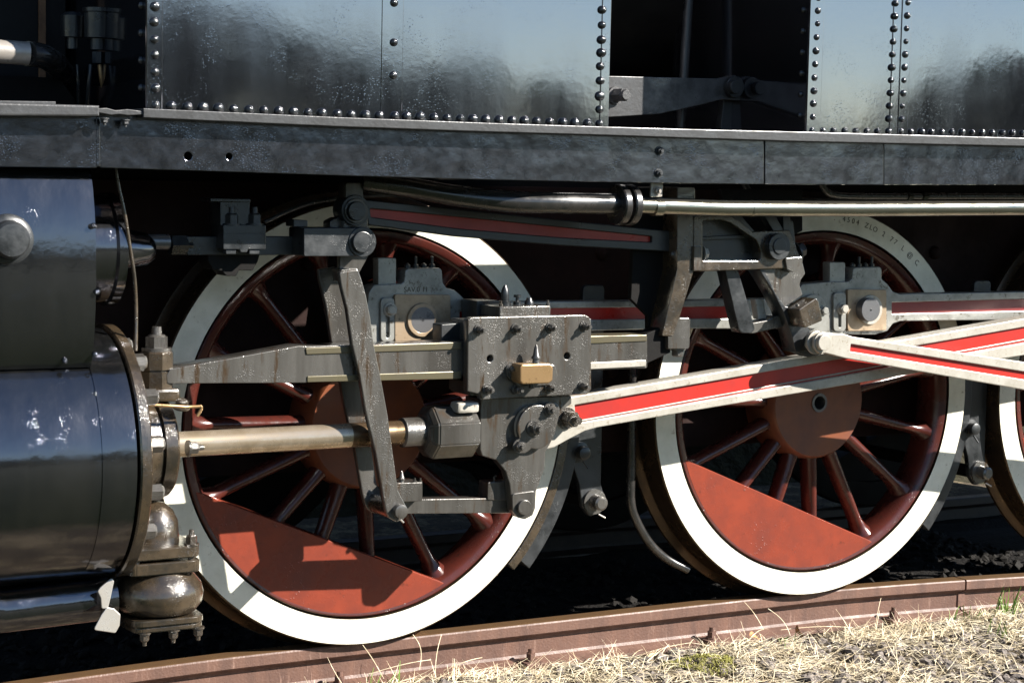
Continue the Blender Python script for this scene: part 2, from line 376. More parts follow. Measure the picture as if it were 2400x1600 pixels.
def child(name, me, mt, parent):
    if mt: me.materials.append(mt)
    o = bpy.data.objects.new(name, me); COL.objects.link(o); o.parent = parent; return o
def bm_mesh(name, fn):
    bm = bmesh.new(); fn(bm); bmesh.ops.recalc_face_normals(bm, faces=bm.faces); me = bpy.data.meshes.new(name); bm.to_mesh(me); bm.free(); return me
def bm_box(bm, p0, p1, bev=0.):
    r = bmesh.ops.create_cube(bm, size=1)
    for v in r['verts']: v.co = Vector([p0[k]+(p1[k]-p0[k])*(v.co[k]+.5) for k in range(3)])
    if bev: bmesh.ops.bevel(bm, geom=list({e for v in r['verts'] for e in v.link_edges}), offset=bev, segments=1, affect='EDGES')
# weld collar on the joint
wl = bm_mesh('weld', lambda bm: [bm_box(bm, (2.462, .0535, -.128), (2.505, .078, -.045), .006)])
child('weld_collar', wl, clipm, near_a)
# clips: a block on the rail foot held down by a square-headed bolt, one on each side of the foot
clip_me = bm_mesh('clip_plate', lambda bm: [bm_box(bm, (-.036, -.060, -.146), (.036, .012, -.119), .004), bm_box(bm, (-.055, -.085, -.160), (.055, -.030, -.143), .004)])
def bolt_fn(bm):
    bm_cyl(bm, (0, -.022, -.120), (0, -.022, -.113), .021, n=16); bm_cyl(bm, (0, -.022, -.113), (0, -.022, -.093), .0165, n=6)
    bm_cyl(bm, (0, -.022, -.093), (0, -.022, -.078), .0095, n=10)
bolt_me = bm_mesh('clip_bolt', bolt_fn); clip_me.materials.append(clipm); bolt_me.materials.append(clipm)
for i, x in enumerate((-.80, -.085, .594, 1.311, 2.118, 2.83, 3.5)):
    p = near_a if x < 2.47 else near_b
    for nm, me in (('clip_plate', clip_me), ('clip_bolt', bolt_me)):
        c = child(nm, me, None, p); c.location = (x, .0315, rail_dip(x)+.002)
        d = child(nm, me, None, far_r); d.location = (x, 1.6065, 0); d.rotation_euler.z = pi

# ballast stones
rs = random.Random(3)
def stone_mesh(n, area, smin, smax, bury):
    v, f = [], []
    base = [(0, 0, 1), (.9, 0, .3), (.28, .85, .3), (-.73, .53, .3), (-.73, -.53, .3), (.28, -.85, .3), (.73, .53, -.4), (-.28, .85, -.4), (-.9, 0, -.4), (-.28, -.85, -.4), (.73, -.53, -.4)]
    fc = [(0, 1, 2), (0, 2, 3), (0, 3, 4), (0, 4, 5), (0, 5, 1), (1, 6, 2), (2, 7, 3), (3, 8, 4), (4, 9, 5), (5, 10, 1), (6, 7, 2), (7, 8, 3), (8, 9, 4), (9, 10, 5), (10, 6, 1)]
    for _ in range(n):
        x, y = area(); s = smin+(smax-smin)*rs.random()**2; a = rs.random()*6.28; t = rs.uniform(-.7, .7)
        R = Matrix.Rotation(a, 3, 'Z') @ Matrix.Rotation(t, 3, 'X'); z = gz(x, y)+s*bury; o = len(v)
        sx, sy, sz = rs.uniform(.7, 1.3), rs.uniform(.7, 1.3), rs.uniform(.45, .9)
        for b in base:
            q = R @ Vector((b[0]*sx*rs.uniform(.75, 1.2), b[1]*sy*rs.uniform(.75, 1.2), b[2]*sz*rs.uniform(.8, 1.2)))*s
            v.append((x+q.x, y+q.y, z+q.z))
        f += [tuple(o+i for i in t3) for t3 in fc]
    return pyd('ballast', v, f)
stonem = mat('ballast_stone', (.20, .17, .15), .85, col2=(.085, .072, .065), nscale=30, rvar=.1, bump=.5, bscale=150, bdist=.003, col3=(.24, .21, .18), n3=20, t3=.6)
def near_area():
    while True:
        x, y = rs.uniform(-.6, 3.6), rs.uniform(-.95, -.03)
        return x, y
top('ballast', stone_mesh(3900, near_area, .007, .028, .25), stonem, 'dark grey broken ballast stones beside the near rail', 'ballast', 'stuff')
stoned = mat('ballast_oily_shaded', (.012, .0105, .0095), .8, spec=.15, col2=(.012, .011, .010), nscale=30, bump=.5, bscale=150, bdist=.003)  # stone colour blackened for oil and for the shade under the locomotive
top('ballast', stone_mesh(2600, lambda: (rs.uniform(-1.6, 3.6), rs.uniform(.17, 1.4)), .012, .03, .25), stoned, 'oily ballast stones, painted darker for shade, between the rails under the locomotive', 'ballast', 'stuff')

# dry grass
def blade(v, f, x, y, z, length, width, az, lean, curl, nseg=4):
    d = Vector((cos(az), sin(az), 0)); side = Vector((-sin(az), cos(az), 0)); p = Vector((x, y, z)); o = len(v); el = lean
    for i in range(nseg+1):
        w = width*(1-.75*i/nseg)
        v.append(tuple(p-side*w/2)); v.append(tuple(p+side*w/2+Vector((0, 0, w*.35))))
        p = p+(d*cos(el)+Vector((0, 0, sin(el))))*length/nseg; el += curl/nseg; 
    for i in range(nseg): f.append((o+2*i, o+2*i+1, o+2*i+3, o+2*i+2))
v, f = [], []
def thick(x, y):
    return .50+1.1*noise.noise((x*3.4, y*3.4, 4))+ (.30 if y > -.26 else 0)-(.35 if y > -.10 and x > 1.3 else 0)
for _ in range(30000):
    x, y = rs.uniform(-.6, 3.6), -.045-.92*rs.random()**1.2
    if rs.random() > thick(x, y): continue
    L = rs.uniform(.03, .12)*(1.5 if rs.random() < .12 else 1)
    blade(v, f, x, y, gz(x, y)+rs.uniform(.004, .03), L, rs.uniform(.0014, .0034), rs.uniform(0, 6.283), rs.uniform(-.12, .45), rs.uniform(-1.4, .5))
strawm = mat('straw', (.64, .55, .39), .65, col2=(.42, .33, .20), nscale=9, rvar=.1, col3=(.76, .69, .52), n3=14, t3=.5)
top('dry_grass', pyd('dry_grass', v, f), strawm, 'bleached dry grass litter lying on the ballast beside the rail', 'grass', 'stuff')
# long single straws leaning on the rail
v, f = [], []
for px, py, tx, ty in ((968, 1486, 982, 1570), (1035, 1486, 1020, 1590), (1800, 1425, 1855, 1500), (1745, 1410, 1790, 1475), (1480, 1540, 1620, 1505), (1620, 1505, 1760, 1540), (1560, 1560, 1530, 1525), (850, 1510, 900, 1590), (2065, 1400, 2050, 1480), (1830, 1475, 2000, 1470), (1760, 1520, 1960, 1500), (1350, 1560, 1470, 1535), (860, 1580, 1010, 1545), (1040, 1570, 1130, 1540), (1480, 1540, 1400, 1548)):
    a, b = P(px, py, -.055), P(tx, ty, -.075); o = len(v); n = 8; sg = rs.choice((-1, 1))*rs.uniform(.3, 1.2)
    for i in range(n+1):
        t = i/n; q = a.lerp(b, t)+Vector((.010*sg*sin(t*3.1), -.01*sin(t*3.1), .010*sin(t*3.1))); w = .0011*(1-.5*abs(t-.5))
        dv = (b-a).cross(Vector((0, 1, 0))).normalized()*w
        v += [tuple(q-dv), tuple(q+dv)]
    f += [(o+2*i, o+2*i+1, o+2*i+3, o+2*i+2) for i in range(n)]
top('straw_stalk', pyd('straw_stalk', v, f), strawm, 'long pale straw stalks lying against the web of the near rail', 'grass', 'stuff')
# green tufts
greenm = mat('fresh_grass', (.16, .26, .035), .5, col2=(.10, .19, .03), nscale=20)
def tuft(px, py, Y, n, h, label, spread=.03):
    v, f = [], []; c = P(px, py, Y)
    for _ in range(n):
        a = rs.uniform(0, 6.283); x, y = c.x+spread*rs.uniform(-1, 1), c.y+spread*rs.uniform(-.6, .6)
        blade(v, f, x, y, gz(x, y), h*rs.uniform(.5, 1.1), rs.uniform(.004, .008), a, rs.uniform(1.0, 1.5), rs.uniform(-1.0, .1), 5)
    top('grass_tuft', pyd('grass_tuft', v, f), greenm, label, 'grass')
tuft(2350, 1470, -.10, 26, .13, 'tuft of fresh green grass beside the rail past the welded joint', .06)
tuft(2255, 1490, -.12, 9, .09, 'few green blades growing just before the welded rail joint', .05)
tuft(2330, 1590, -.34, 8, .09, 'small green blades in the ballast farther out from the joint', .04)
tuft(900, 1570, -.08, 18, .09, 'thin green grass by the rail clip under the front wheel', .09)
tuft(1850, 1520, -.14, 8, .05, 'tiny green shoots in front of the dry leaves', .05)
# moss
v, f = [], []
c = P(1655, 1560, -.26)
for _ in range(1500):
    a = rs.random()*6.283; r = .085*sqrt(rs.random())*(1+.3*sin(3*a)); x, y = c.x+r*1.5*cos(a), c.y+r*sin(a)
    blade(v, f, x, y, gz(x, y)+.006+.022*(1-(r/.11)**2), rs.uniform(.006, .013), .0035, rs.random()*6.283, rs.uniform(.3, 1.3), -.4, 2)
top('moss_cushion', pyd('moss_cushion', v, f), mat('moss', (.27, .25, .05), .8, col2=(.17, .17, .035), nscale=40), 'yellow green moss cushion on the ballast in front of a rail clip', 'moss')
# dry leaves
leafm = mat('dry_leaf', (.36, .20, .08), .6, col2=(.24, .12, .05), nscale=40)
leafp = mat('pale_leaf', (.50, .38, .22), .6, col2=(.38, .26, .14), nscale=40)
def leaf(px, py, Y, size, rx, rz, label, mt):
    v, f = [], []; n = 8
    for i in range(n+1):
        t = i/n; w = size*.42*sin(pi*min(1, t*.95+.04))**.7
        x = (t-.5)*size
        v += [(x, -w, size*.22*(w/size*2)**2+.004*sin(t*9)), (x, 0, 0), (x, w, size*.25*(w/size*2)**2)]
    for i in range(n):
        for k in (0, 1): f.append((3*i+k, 3*i+k+1, 3*i+k+4, 3*i+k+3))
    o = top('dry_leaf', pyd('dry_leaf', v, f), mt, label, 'leaf', smooth=True)
    o.location = P(px, py, Y); o.rotation_euler = (rx, .3, rz)
leaf(1870, 1480, -.075, .055, 1.1, 1.2, 'brown curled dry leaf standing against the rail foot', leafm)
leaf(1768, 1492, -.085, .05, .5, .3, 'tan dry leaf lying on its side beside the curled brown leaf', leafm)
leaf(1345, 1575, -.10, .05, .9, .9, 'pale folded dry leaf beside the rail clip bolt', leafp)
leaf(1540, 1548, -.13, .075, .35, .1, 'large pale dry leaf lying flat in the straw', leafp)

# the wood behind the photographer, mirrored in the tank sides
v, f = [], []
rw = random.Random(11)
WT = [(-60, 4.5), (0, 5.2), (16, 6.3), (20, 6.0), (21.5, 5.4), (24, 4.8), (28.5, 4.8), (31, 4.2), (32.6, 2.7), (37, 2.9), (41.5, 3.1), (45.5, 3.5), (46.6, 4.2), (48.6, 5.3), (52, 6.3), (60, 6.0), (90, 4.5)]
def wood_top(x):
    for (xa, ha), (xb, hb) in zip(WT, WT[1:]):
        if xa <= x <= xb: return ha+(hb-ha)*(x-xa)/(xb-xa)
    return WT[0][1] if x < WT[0][0] else WT[-1][1]
for k in range(112):
    X = -60+k*1.35+rw.uniform(-.4, .4); Yc = -52+rw.uniform(-2, 2)
    H = wood_top(X)+.5*noise.noise((k*1.3, 4, 1))
    for _ in range(420):
        a, u = rw.random()*6.283, rw.random(); r = 1.6*sqrt(rw.random())*(1-.35*u)
        c = Vector((X+r*cos(a), Yc+r*sin(a), .2+u*H)); s = rw.uniform(.2, .45)
        n1 = Vector((rw.gauss(0, 1), rw.gauss(0, 1), rw.gauss(0, 1))).normalized(); t1 = n1.orthogonal().normalized(); t2 = n1.cross(t1); o = len(v)
        v += [tuple(c+t1*s), tuple(c+t2*s*.7), tuple(c-t1*s), tuple(c-t2*s*.7)]; f.append((o, o+1, o+2, o+3))
top('wood', pyd('wood', v, f), mat('wood_foliage', (.018, .022, .010), .8, col2=(.03, .028, .014), nscale=.4), 'dark line of trees far behind the photographer', 'wood', 'stuff')

# ------------------------------------------------------------------ the locomotive: frame, boiler
R_T, XW = .685, (0.0, 1.7303, 3.262)
box('frame_plate', (-1.6, .205, .52), (6, .235, 1.42), 'frame')
box('frame_plate', (-1.6, 1.405, .52), (6, 1.435, 1.42), 'frame')
lathe('boiler', [(-2.2, .80), (6.5, .80)], (0, .82, 2.5), (1, 0, 0), 'soot', n=40)
box('ash_pan', (-1.5, .24, 1.0), (6, 1.40, 1.78), 'dark')
for x, z in ((.42, 1.15), (.72, 1.02), (.95, 1.2), (1.15, .95), (2.2, 1.12), (2.42, 1.2), (2.45, .98), (-.25, 1.17), (-.12, 1.17), (1.0, .8)):
    fasten('rivet', 'frame_rivet', (x, .205, z), FRONT, .026, 'frame', None, .9)

# ------------------------------------------------------------------ wheels (modelled round their own centre, copied along the frame)
def wheel_meshes():
    out = []
    def done(name, bm, mats, ang=35, idx=None):
        bmesh.ops.recalc_face_normals(bm, faces=bm.faces); me = bpy.data.meshes.new(name); bm.to_mesh(me); bm.free()
        for mm in mats: me.materials.append(M[mm])
        me.polygons.foreach_set('use_smooth', [True]*len(me.polygons)); me.set_sharp_from_angle(angle=radians(ang))
        if idx:
            for p in me.polygons: p.material_index = idx(p)
        return me
    def ring(prof, n=128):
        bm = bmesh.new(); rr = []
        for y, r in prof: rr.append([bm.verts.new((r*cos(2*pi*i/n), y, r*sin(2*pi*i/n))) for i in range(n)])
        k = len(rr)
        for a in range(k):
            b = (a+1) % k
            for i in range(n): bm.faces.new((rr[a][i], rr[a][(i+1) % n], rr[b][(i+1) % n], rr[b][i]))
        return bm
    # wheel centre: rim and hub in one casting
    rim = ring([(.004, .596), (.001, .592), (.004, .575), (.010, .566), (.030, .553), (.075, .549), (.118, .556), (.122, .598)])
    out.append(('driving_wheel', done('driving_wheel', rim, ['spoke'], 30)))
    ty = ring([(0, .603), (0, .680), (.004, .685), (.100, .690), (.108, .697), (.116, .714), (.126, .716), (.136, .708), (.140, .690), (.140, .600), (.122, .600), (.018, .600)])
    me = done('tyre', ty, ['white', 'tread'], 30, lambda p: 0 if p.normal.y < -.9 and p.center.y < .003 else 1)
    subs = [('tyre', me)]
    # hub and crank boss
    bm = bmesh.new(); n = 48
    prof = [(-.006, .028), (-.006, .190), (.004, .197), (.09, .21), (.15, .205), (.15, .028)]
    rr = [[bm.verts.new((r*cos(2*pi*i/n), y, r*sin(2*pi*i/n))) for i in range(n)] for y, r in prof]
    for a in range(len(prof)):
        b = (a+1) % len(prof)
        for i in range(n): bm.faces.new((rr[a][i], rr[a][(i+1) % n], rr[b][(i+1) % n], rr[b][i]))
    subs.append(('hub', done('hub', bm, ['hub'])))
    bm = bmesh.new(); bm_cyl(bm, (0, -.004, 0), (0, .003, 0), .031, n=24); 
    bm2 = bmesh.new()
    rr = [[bm2.verts.new((r*cos(2*pi*i/24), y, r*sin(2*pi*i/24))) for i in range(24)] for y, r in ((-.010, .024), (-.010, .033), (.0, .034), (.1, .034), (.1, .024))]
    for a in range(5):
        for i in range(24): bm2.faces.new((rr[a][i], rr[a][(i+1) % 24], rr[(a+1) % 5][(i+1) % 24], rr[(a+1) % 5][i]))
    bm.free(); subs.append(('axle_bush', done('axle_bush', bm2, ['pin'])))
    bm = bmesh.new(); cx, cz = .115, .332
    bm_cyl(bm, (cx, -.012, cz), (cx, .13, cz), .105, .125, n=40)
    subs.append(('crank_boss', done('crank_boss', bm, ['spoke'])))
    # counterweight: the segment below a chord
    a, b = Vector((-.566, -.166)), Vector((.283, -.524)); r = .588
    t0, t1 = atan2(a.y, a.x), atan2(b.y, b.x)
    arc = [(r*cos(t0+(t1-t0)*i/40), r*sin(t0+(t1-t0)*i/40)) for i in range(41)]
    bm = bmesh.new(); loops = []
    for y, s in ((.125, 1.0), (.012, 1.0), (.004, .985), (.002, .97)):
        c = Vector((sum(p[0] for p in arc)/41, sum(p[1] for p in arc)/41))
        loops.append([bm.verts.new((c.x+(p[0]-c.x)*s, y, c.y+(p[1]-c.y)*s)) for p in arc])
    for la, lb in zip(loops, loops[1:]):
        for i in range(41): bm.faces.new((la[i], la[(i+1) % 41], lb[(i+1) % 41], lb[i]))
    bm.faces.new(loops[0][::-1]); bm.faces.new(loops[-1])
    subs.append(('counterweight', done('counterweight', bm, ['wred'], 25)))
    # one spoke along +x
    bm = bmesh.new(); rings = []; n = 14
    for t in [0, .04, .1, .2, .4, .6, .75, .85, .92, .97, 1]:
        rad = .17+(.565-.17)*t
        wz = .019+.006*(1-t)+.030*max(0, (t-.80)/.2)**2+.018*max(0, (.12-t)/.12)**2
        wy = .030+.010*(1-t)+.022*max(0, (t-.82)/.18)**2
        rings.append([bm.verts.new((rad, .066+wy*sin(2*pi*i/n), wz*cos(2*pi*i/n))) for i in range(n)])
    for la, lb in zip(rings, rings[1:]):
        for i in range(n): bm.faces.new((la[i], la[(i+1) % n], lb[(i+1) % n], lb[i]))
    bm.faces.new(rings[0][::-1]); bm.faces.new(rings[-1])
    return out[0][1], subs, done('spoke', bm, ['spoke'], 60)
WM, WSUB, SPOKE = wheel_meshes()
def blackened(me):  # copy in black: shade on the far wheels is put into the material
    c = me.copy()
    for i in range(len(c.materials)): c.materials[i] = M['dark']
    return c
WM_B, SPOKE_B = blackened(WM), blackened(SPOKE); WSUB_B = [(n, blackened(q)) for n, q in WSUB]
def wheel(x, y, back=False):
    w = part(bpy.data.objects.new('driving_wheel', WM_B if back else WM)); w.location = (x, y, R_T)
    if back: w.rotation_euler.z = pi
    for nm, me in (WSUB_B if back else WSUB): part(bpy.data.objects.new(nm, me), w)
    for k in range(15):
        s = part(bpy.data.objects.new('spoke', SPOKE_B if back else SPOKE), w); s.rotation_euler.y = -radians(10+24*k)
    return w
wheels = [wheel(x, 0) for x in XW]
wheels[0]['label'] = 'leading driving wheel behind the crosshead'; wheels[1]['label'] = 'driving wheel behind the crossing rods'
wheels[2]['label'] = 'driving wheel beyond the second brake hanger'
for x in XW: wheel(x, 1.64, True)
for x in XW: lathe('axle', [(0, .095), (1.5, .095)], (x, .07, R_T), (0, 1, 0), 'dark', n=24)
# stamped numbers on the tyre of the middle wheel
def stamp(txt, x, z, Y, size, rot, parent, mt='text', name='stamped_number'):
    c = bpy.data.curves.new(name, 'FONT'); c.body = txt; c.size = size; c.extrude = .0004; c.align_x = 'CENTER'
    t = bpy.data.objects.new('tmp', c); me = bpy.data.meshes.new_from_object(t); bpy.data.objects.remove(t); bpy.data.curves.remove(c)
    me.materials.clear(); me.materials.append(M[mt])
    Rm = Matrix.Rotation(rot, 4, 'Z')
    for vv in me.vertices:
        q = Rm @ Vector((vv.co.x, vv.co.y, 0)); vv.co = (x+q.x, Y-vv.co.z, z+q.y)
    return part(bpy.data.objects.new(name, me), parent)
for i, ch in enumerate('. 4504 ZLO 2 77 L @ C'):
    if ch == ' ': continue
    a = radians(86-i*1.85); rr = .640
    stamp(ch, rr*cos(a), rr*sin(a), -.0006, .026, a-pi/2, wheels[1])

# ------------------------------------------------------------------ running board, valance
BY, VY = -.60, -.55
def strip(name, topl, botl, Y, th, mt, parent=None, bev=.002):
    return slab(name, [W(topl, Y)+W(botl[::-1], Y)], Y, th, mt, parent, bev)
board = strip('running_board', [(338, 256), (800, 277), (1144, 290), (1425, 299), (1600, 304), (1889, 311), (2400, 325), (2900, 338), (3600, 352)],
      [(338, 274), (800, 295), (1144, 307), (1425, 315), (1600, 321), (1889, 330), (2400, 341), (2900, 354), (3600, 368)], BY, .15, 'ledge')
strip('running_board', [(-700, 230), (0, 246), (229, 252)], [(-700, 252), (0, 267), (229, 268)], BY-.004, .80, 'ledge', bev=.005)
strip('tread_plate', [(-700, 224), (0, 238), (129, 240)], [(-700, 229), (0, 245), (129, 248)], BY+.03, .5, 'ledge')
strip('running_board', [(230, 256), (250, 255), (272, 261), (300, 258), (337, 263)], [(230, 262), (262, 268), (280, 266), (300, 269), (337, 267)], BY+.005, .8, 'ledge')
for x, y in ((245, 283), (294, 287)): fasten('stud', 'bolt', P(x, y-6, BY+.02), (0, 0, -1), .009, 'ledge', board, 1.2)
def vplate(pts, holes=()):
    return plate('valance_plate', pts, VY, .014, 'valance', None, .001, holes, .002)
h1, h2 = P(441, 366, VY), P(537, 367, VY)
va = vplate([(236, 262), (800, 284), (1144, 297), (1425, 305), (1600, 310), (1789, 318), (1789, 430.5), (1600, 428.5), (1144, 420), (800, 410), (500, 400), (237, 391.5)], [circ(h1.x, h1.z, .013, 16), circ(h2.x, h2.z, .011, 16)])
vplate([(-700, 245), (0, 255), (225, 258), (226, 392), (0, 389), (-700, 380)])
vb = vplate([(1794, 318), (2070, 324), (2070, 432), (1794, 430.5)])
vplate([(2073, 324), (2400, 331), (3600, 360), (3600, 436), (2400, 432), (2073, 432)])
stud(1545, 354, VY, .011, va, 'iron', 1); stud(1543, 406, VY, .011, va, 'iron', 1)
strip('weld_seam', [(227, 275), (233, 275)], [(228, 389), (234, 389)], VY-.001, .006, 'valance')

# ------------------------------------------------------------------ side tanks
TY = -.50
def tank(name, x0, x1, label):
    t = box('side_tank', (x0, TY, P(1400, 300, BY).z), (x1, TY+.75, 2.75), 'tank', None, .004); t['label'] = label
    return t
xl = P(342, 130, TY).x; xr = P(1429, 150, TY).x; xq = P(1893, 150, TY).x
t1 = tank('side_tank', xl, xr, 'side tank above the crosshead'); t2 = tank('side_tank', xq, 4.3, 'side tank with a double row of rivets')
z0 = P(1400, 300, BY).z
def tstrip(xa, xb, par, za=None, zb=2.75, d=.003):
    return box('seam_strip', (xa, TY-d, za or z0), (xb, TY+.001, zb), 'tank', par, .0012)
tstrip(xl+.001, xl+.043, t1); tstrip(P(1408, 150, TY).x, xr-.001, t1); tstrip(P(894, 100, TY).x, P(944, 100, TY).x, t1, d=.002)
tstrip(xq+.001, xq+.055, t2); tstrip(P(2091, 100, TY).x, P(2108.5, 100, TY).x, t2); tstrip(P(2111, 100, TY).x, P(2133, 100, TY).x, t2)
RY = TY-.003; s = 2.904
rv = [(363, 16), (361, 52), (362, 93), (363, 129), (364, 169), (365, 207)]
rv += [((a)/s, (718+(a-1062)*.0452)/s) for a in (1062, 1168, 1280, 1385, 1490, 1593, 1697, 1798, 1900, 2000, 2100, 2193, 2300)]
rv += [(800+a/s, (780+(a-70)*.0367)/s) for a in (70, 167, 260, 365, 448, 540, 632, 723, 812, 898, 987, 1076, 1165, 1249, 1332, 1420, 1510, 1592, 1678, 1760)]
rv += [(924, 7), (923, 100), (922, 177)] + [(800+a/s, b/s) for a, b in ((1777, 68), (1776, 172), (1773, 272), (1772, 360), (1765, 452), (1765, 550), (1761, 655), (1760, 745))]
rivets(rv, RY, .0128, t1, 'rivet')
rv = [(1600+a/s, b/s) for a, b in ((924, -12), (920, 75), (918, 163), (911, 255), (907, 348), (902, 438), (897, 530), (893, 620), (889, 706), (886, 797))]
rv += [(1600+a/s, (887+(a-880)*.0125)/s) for a in (880, 957, 1030, 1106, 1180, 1257, 1328, 1405, 1488, 1558, 1627, 1696, 1767, 1835, 1905, 1973, 2042, 2110, 2178, 2247, 2315, 2385)]
for i in range(10):
    rv += [(1600+(1450-4.7*i)/s, (25+87*i)/s), (1600+(1533-4.6*i)/s, (20+88*i)/s)]
rivets(rv, RY, .0105, t2, 'rivet')
for k in range(7):   # rivets down the front end of the tank
    fasten('rivet', 'rivet', (xl-.001, TY+.035, 1.66+.07*k), (-1, 0, 0), .011, 'rivet', t1)
    fasten('rivet', 'rivet', (xq-.001, TY+.03, 1.66+.065*k), (-1, 0, 0), .010, 'rivet', t2)
# reversing shaft arm in the gap between the tanks
AY = -.15
ra = plate('reversing_arm', [(1340, 178), (1507, 182), (1690, 186), (1722, 178), (1745, 190), (1748, 215), (1735, 235), (1690, 232), (1640, 245), (1545, 266), (1430, 273), (1340, 272)], AY, .04, 'iron', None, .02)
ra.data.materials[0] = M['ledge']
disc('pivot_disc', 1724, 204, AY-.02, .033, .02, 'iron', ra); disc('pivot_pin', 1726, 204, AY-.045, .02, .025, 'iron', ra)
fasten('cap', 'bolt', P(1440, 224, AY), FRONT, .022, 'ledge', ra, 3.0)
plate('reversing_link', [(1700, 215), (1728, 215), (1720, 305), (1690, 305)], AY+.045, .03, 'iron')
tube('handrail_column', [P(1615, -20, .05), P(1595, 300, .05)], .016, 'iron', smooth=False)

# ------------------------------------------------------------------ what stands in the gap before the tank
tube('steam_pipe', [P(-60, 118, -.22), P(0, 121, -.22), P(66, 126, -.22)], .031, 'silver', smooth=False)
tube('steam_pipe', [P(64, 126, -.22), P(100, 132, -.18), P(130, 150, -.08), P(150, 175, .1)], .033, 'pipeb')
lub = lathe('lubricator', [(0, .018), (.03, .018), (.032, .034), (.10, .036), (.102, .04), (.112, .04), (.114, .02)], P(228, 117, -.12), (0, 0, 1), 'iron', n=20)
lathe('lid', [(0, .035), (.012, .034), (.02, .012)], P(228, 58, -.12), (0, 0, 1), 'iron', lub, n=20)
lathe('union_nut', [(0, .014), (.03, .014)], P(228, 148, -.12), (0, 0, 1), 'iron', lub, n=6)
lathe('lubricator', [(0, .016), (.03, .016), (.032, .03), (.09, .032), (.1, .02)], P(170, 115, -.04), (0, 0, 1), 'iron', n=20)
tube('copper_pipe', [P(233, 152, -.12), P(238, 190, -.12), P(246, 222, -.10), P(250, 250, -.06)], .006, 'brass')
tube('feed_pipe', [P(212, 152, -.10), P(208, 200, -.10), P(205, 255, -.06)], .006, 'iron')
tube('feed_pipe', [P(180, 152, -.06), P(183, 200, -.06), P(184, 255, -.03)], .005, 'iron')
plate('saddle_plate', [(-300, 176), (60, 180), (140, 186), (172, 230), (180, 252), (-300, 250)], .0, .03, 'dark')
box('smokebox', (-2.6, .18, 1.5), (P(150, 100, .2).x, 1.46, 2.8), 'soot')
box('rust_plate', (P(92, 60, .165).x, .165, 1.62), (P(108, 60, .165).x, .178, 2.05), 'rust', None, .002)

# ------------------------------------------------------------------ cylinder and valve chest
CY, CZ, CR = -.28, .690, .335
cas = [(-.05, 1.56), (-.30, 1.56), (-.42, 1.54), (-.470, 1.505), (-.503, 1.455), (-.527, 1.40), (-.543, 1.34), (-.553, 1.27), (-.556, 1.17), (-.551, 1.10), (-.541, 1.03), (-.527, .975), (-.509, .944)]
arc = [(CY-CR*cos(t), CZ+CR*sin(t)) for t in [radians(48-6*i) for i in range(24)]]
body = [(CY-(CR+.002)*cos(radians(a)), CZ+(CR+.002)*sin(radians(a))) for a in range(60, -271, -6)]
cyl = lathe('cylinder', [(-2.6, CR-.01), (-2.59, CR), (-.933, CR), (-.929, CR-.006)], (0, CY, CZ), (1, 0, 0), 'clad', n=96)
XC = -1.0225
extr_x('valve_chest_casing', cas+[(-.48, .94), (-.05, .9)], -2.6, XC, 'clad', cyl)
# lagging strap over the lower joint, and rivets
extr_x('lagging_strap', [(CY-(CR+.0025)*cos(radians(a)), CZ+(CR+.0025)*sin(radians(a))) for a in range(52, -60, -4)]+[(CY-(CR-.01)*cos(radians(a)), CZ+(CR-.01)*sin(radians(a))) for a in range(-56, 53, 4)], XC-.001, XC+.026, 'clad', cyl)
lathe('rear_flange', [(-.925, CR+.005), (-.921, CR+.009), (-.897, CR+.009), (-.893, CR+.004), (-.893, .2)], (0, CY, CZ), (1, 0, 0), 'greasy', cyl, n=96)
lathe('cylinder_cover', [(-.895, .30), (-.885, .29), (-.875, .2), (-.87, .15)], (0, CY, CZ), (1, 0, 0), 'greasy', cyl, n=64)
for k in range(14):
    a = radians(11+360/14*k); fasten('cap', 'cover_nut', (-.893, CY-.285*cos(a), CZ+.285*sin(a)), (1, 0, 0), .023, 'oily', cyl, 1.9, random.random())
rivet_pts = [(228, 684, -.556), (223, 830, -.528), (152, 845, -.522), (156, 871, -.50), (271, 872, -.50), (222, 924, -.55), (219, 529, -.556), (315, 1117, -.6), (304, 1207, -.57)]
for a, b, Y in rivet_pts: fasten('rivet', 'rivet', P(a, b, Y-.003), (0, -1, .1), .0075, 'clad', cyl)
# valve chest end and spindle
VYc, VZ = -.27, 1.235
lathe('valve_chest', [(-1.6, .145), (-.925, .145), (-.918, .152), (-.895, .152), (-.893, .145), (-.88, .06), (-.80, .045), (-.78, .03)], (0, VYc, VZ), (1, 0, 0), 'clad', cyl, n=64)
# inspection boss on the casing
lathe('inspection_cap', [(-.02, .066), (0, .063), (.007, .056), (.009, .049), (.030, .046), (.036, .040), (.038, .02)], P(20, 562, -.553), FRONT, 'iron', cyl, n=40)
# piston gland
lathe('piston_gland', [(-.89, .16), (-.865, .148), (-.845, .135), (-.795, .130), (-.793, .12), (-.789, .12), (-.787, .136), (-.755, .137), (-.748, .13), (-.746, .04)], (0, CY, CZ+.005), (1, 0, 0), 'greasy', cyl, n=64)
pr = lathe('piston_rod', [(-.80, .0355), (-.195, .0355), (-.194, .036)], (0, CY, CZ+.008), (1, 0, 0), 'pist', n=48)
lathe('worn_end', [(-.195, .0362), (-.02, .0364)], (0, CY, CZ+.008), (1, 0, 0), mat('piston_stained', (.20, .13, .07), .3, metal=.8, col2=(.12, .08, .05), nscale=14), pr, n=48)
lathe('rod_sleeve', [(-.03, .037), (-.025, .0435), (.118, .0435), (.122, .041), (.124, .030), (.19, .032)], (0, CY, CZ+.008), (1, 0, 0), 'oily', pr, n=48)
fasten('stud', 'gland_nut', P(440, 1050, CY-.09), (1, 0, 0), .017, 'oily', cyl, 1.6)
fasten('cap', 'gland_nut', P(425, 955, CY-.11), (0, -.3, 1), .018, 'greasy', cyl, 1.2)
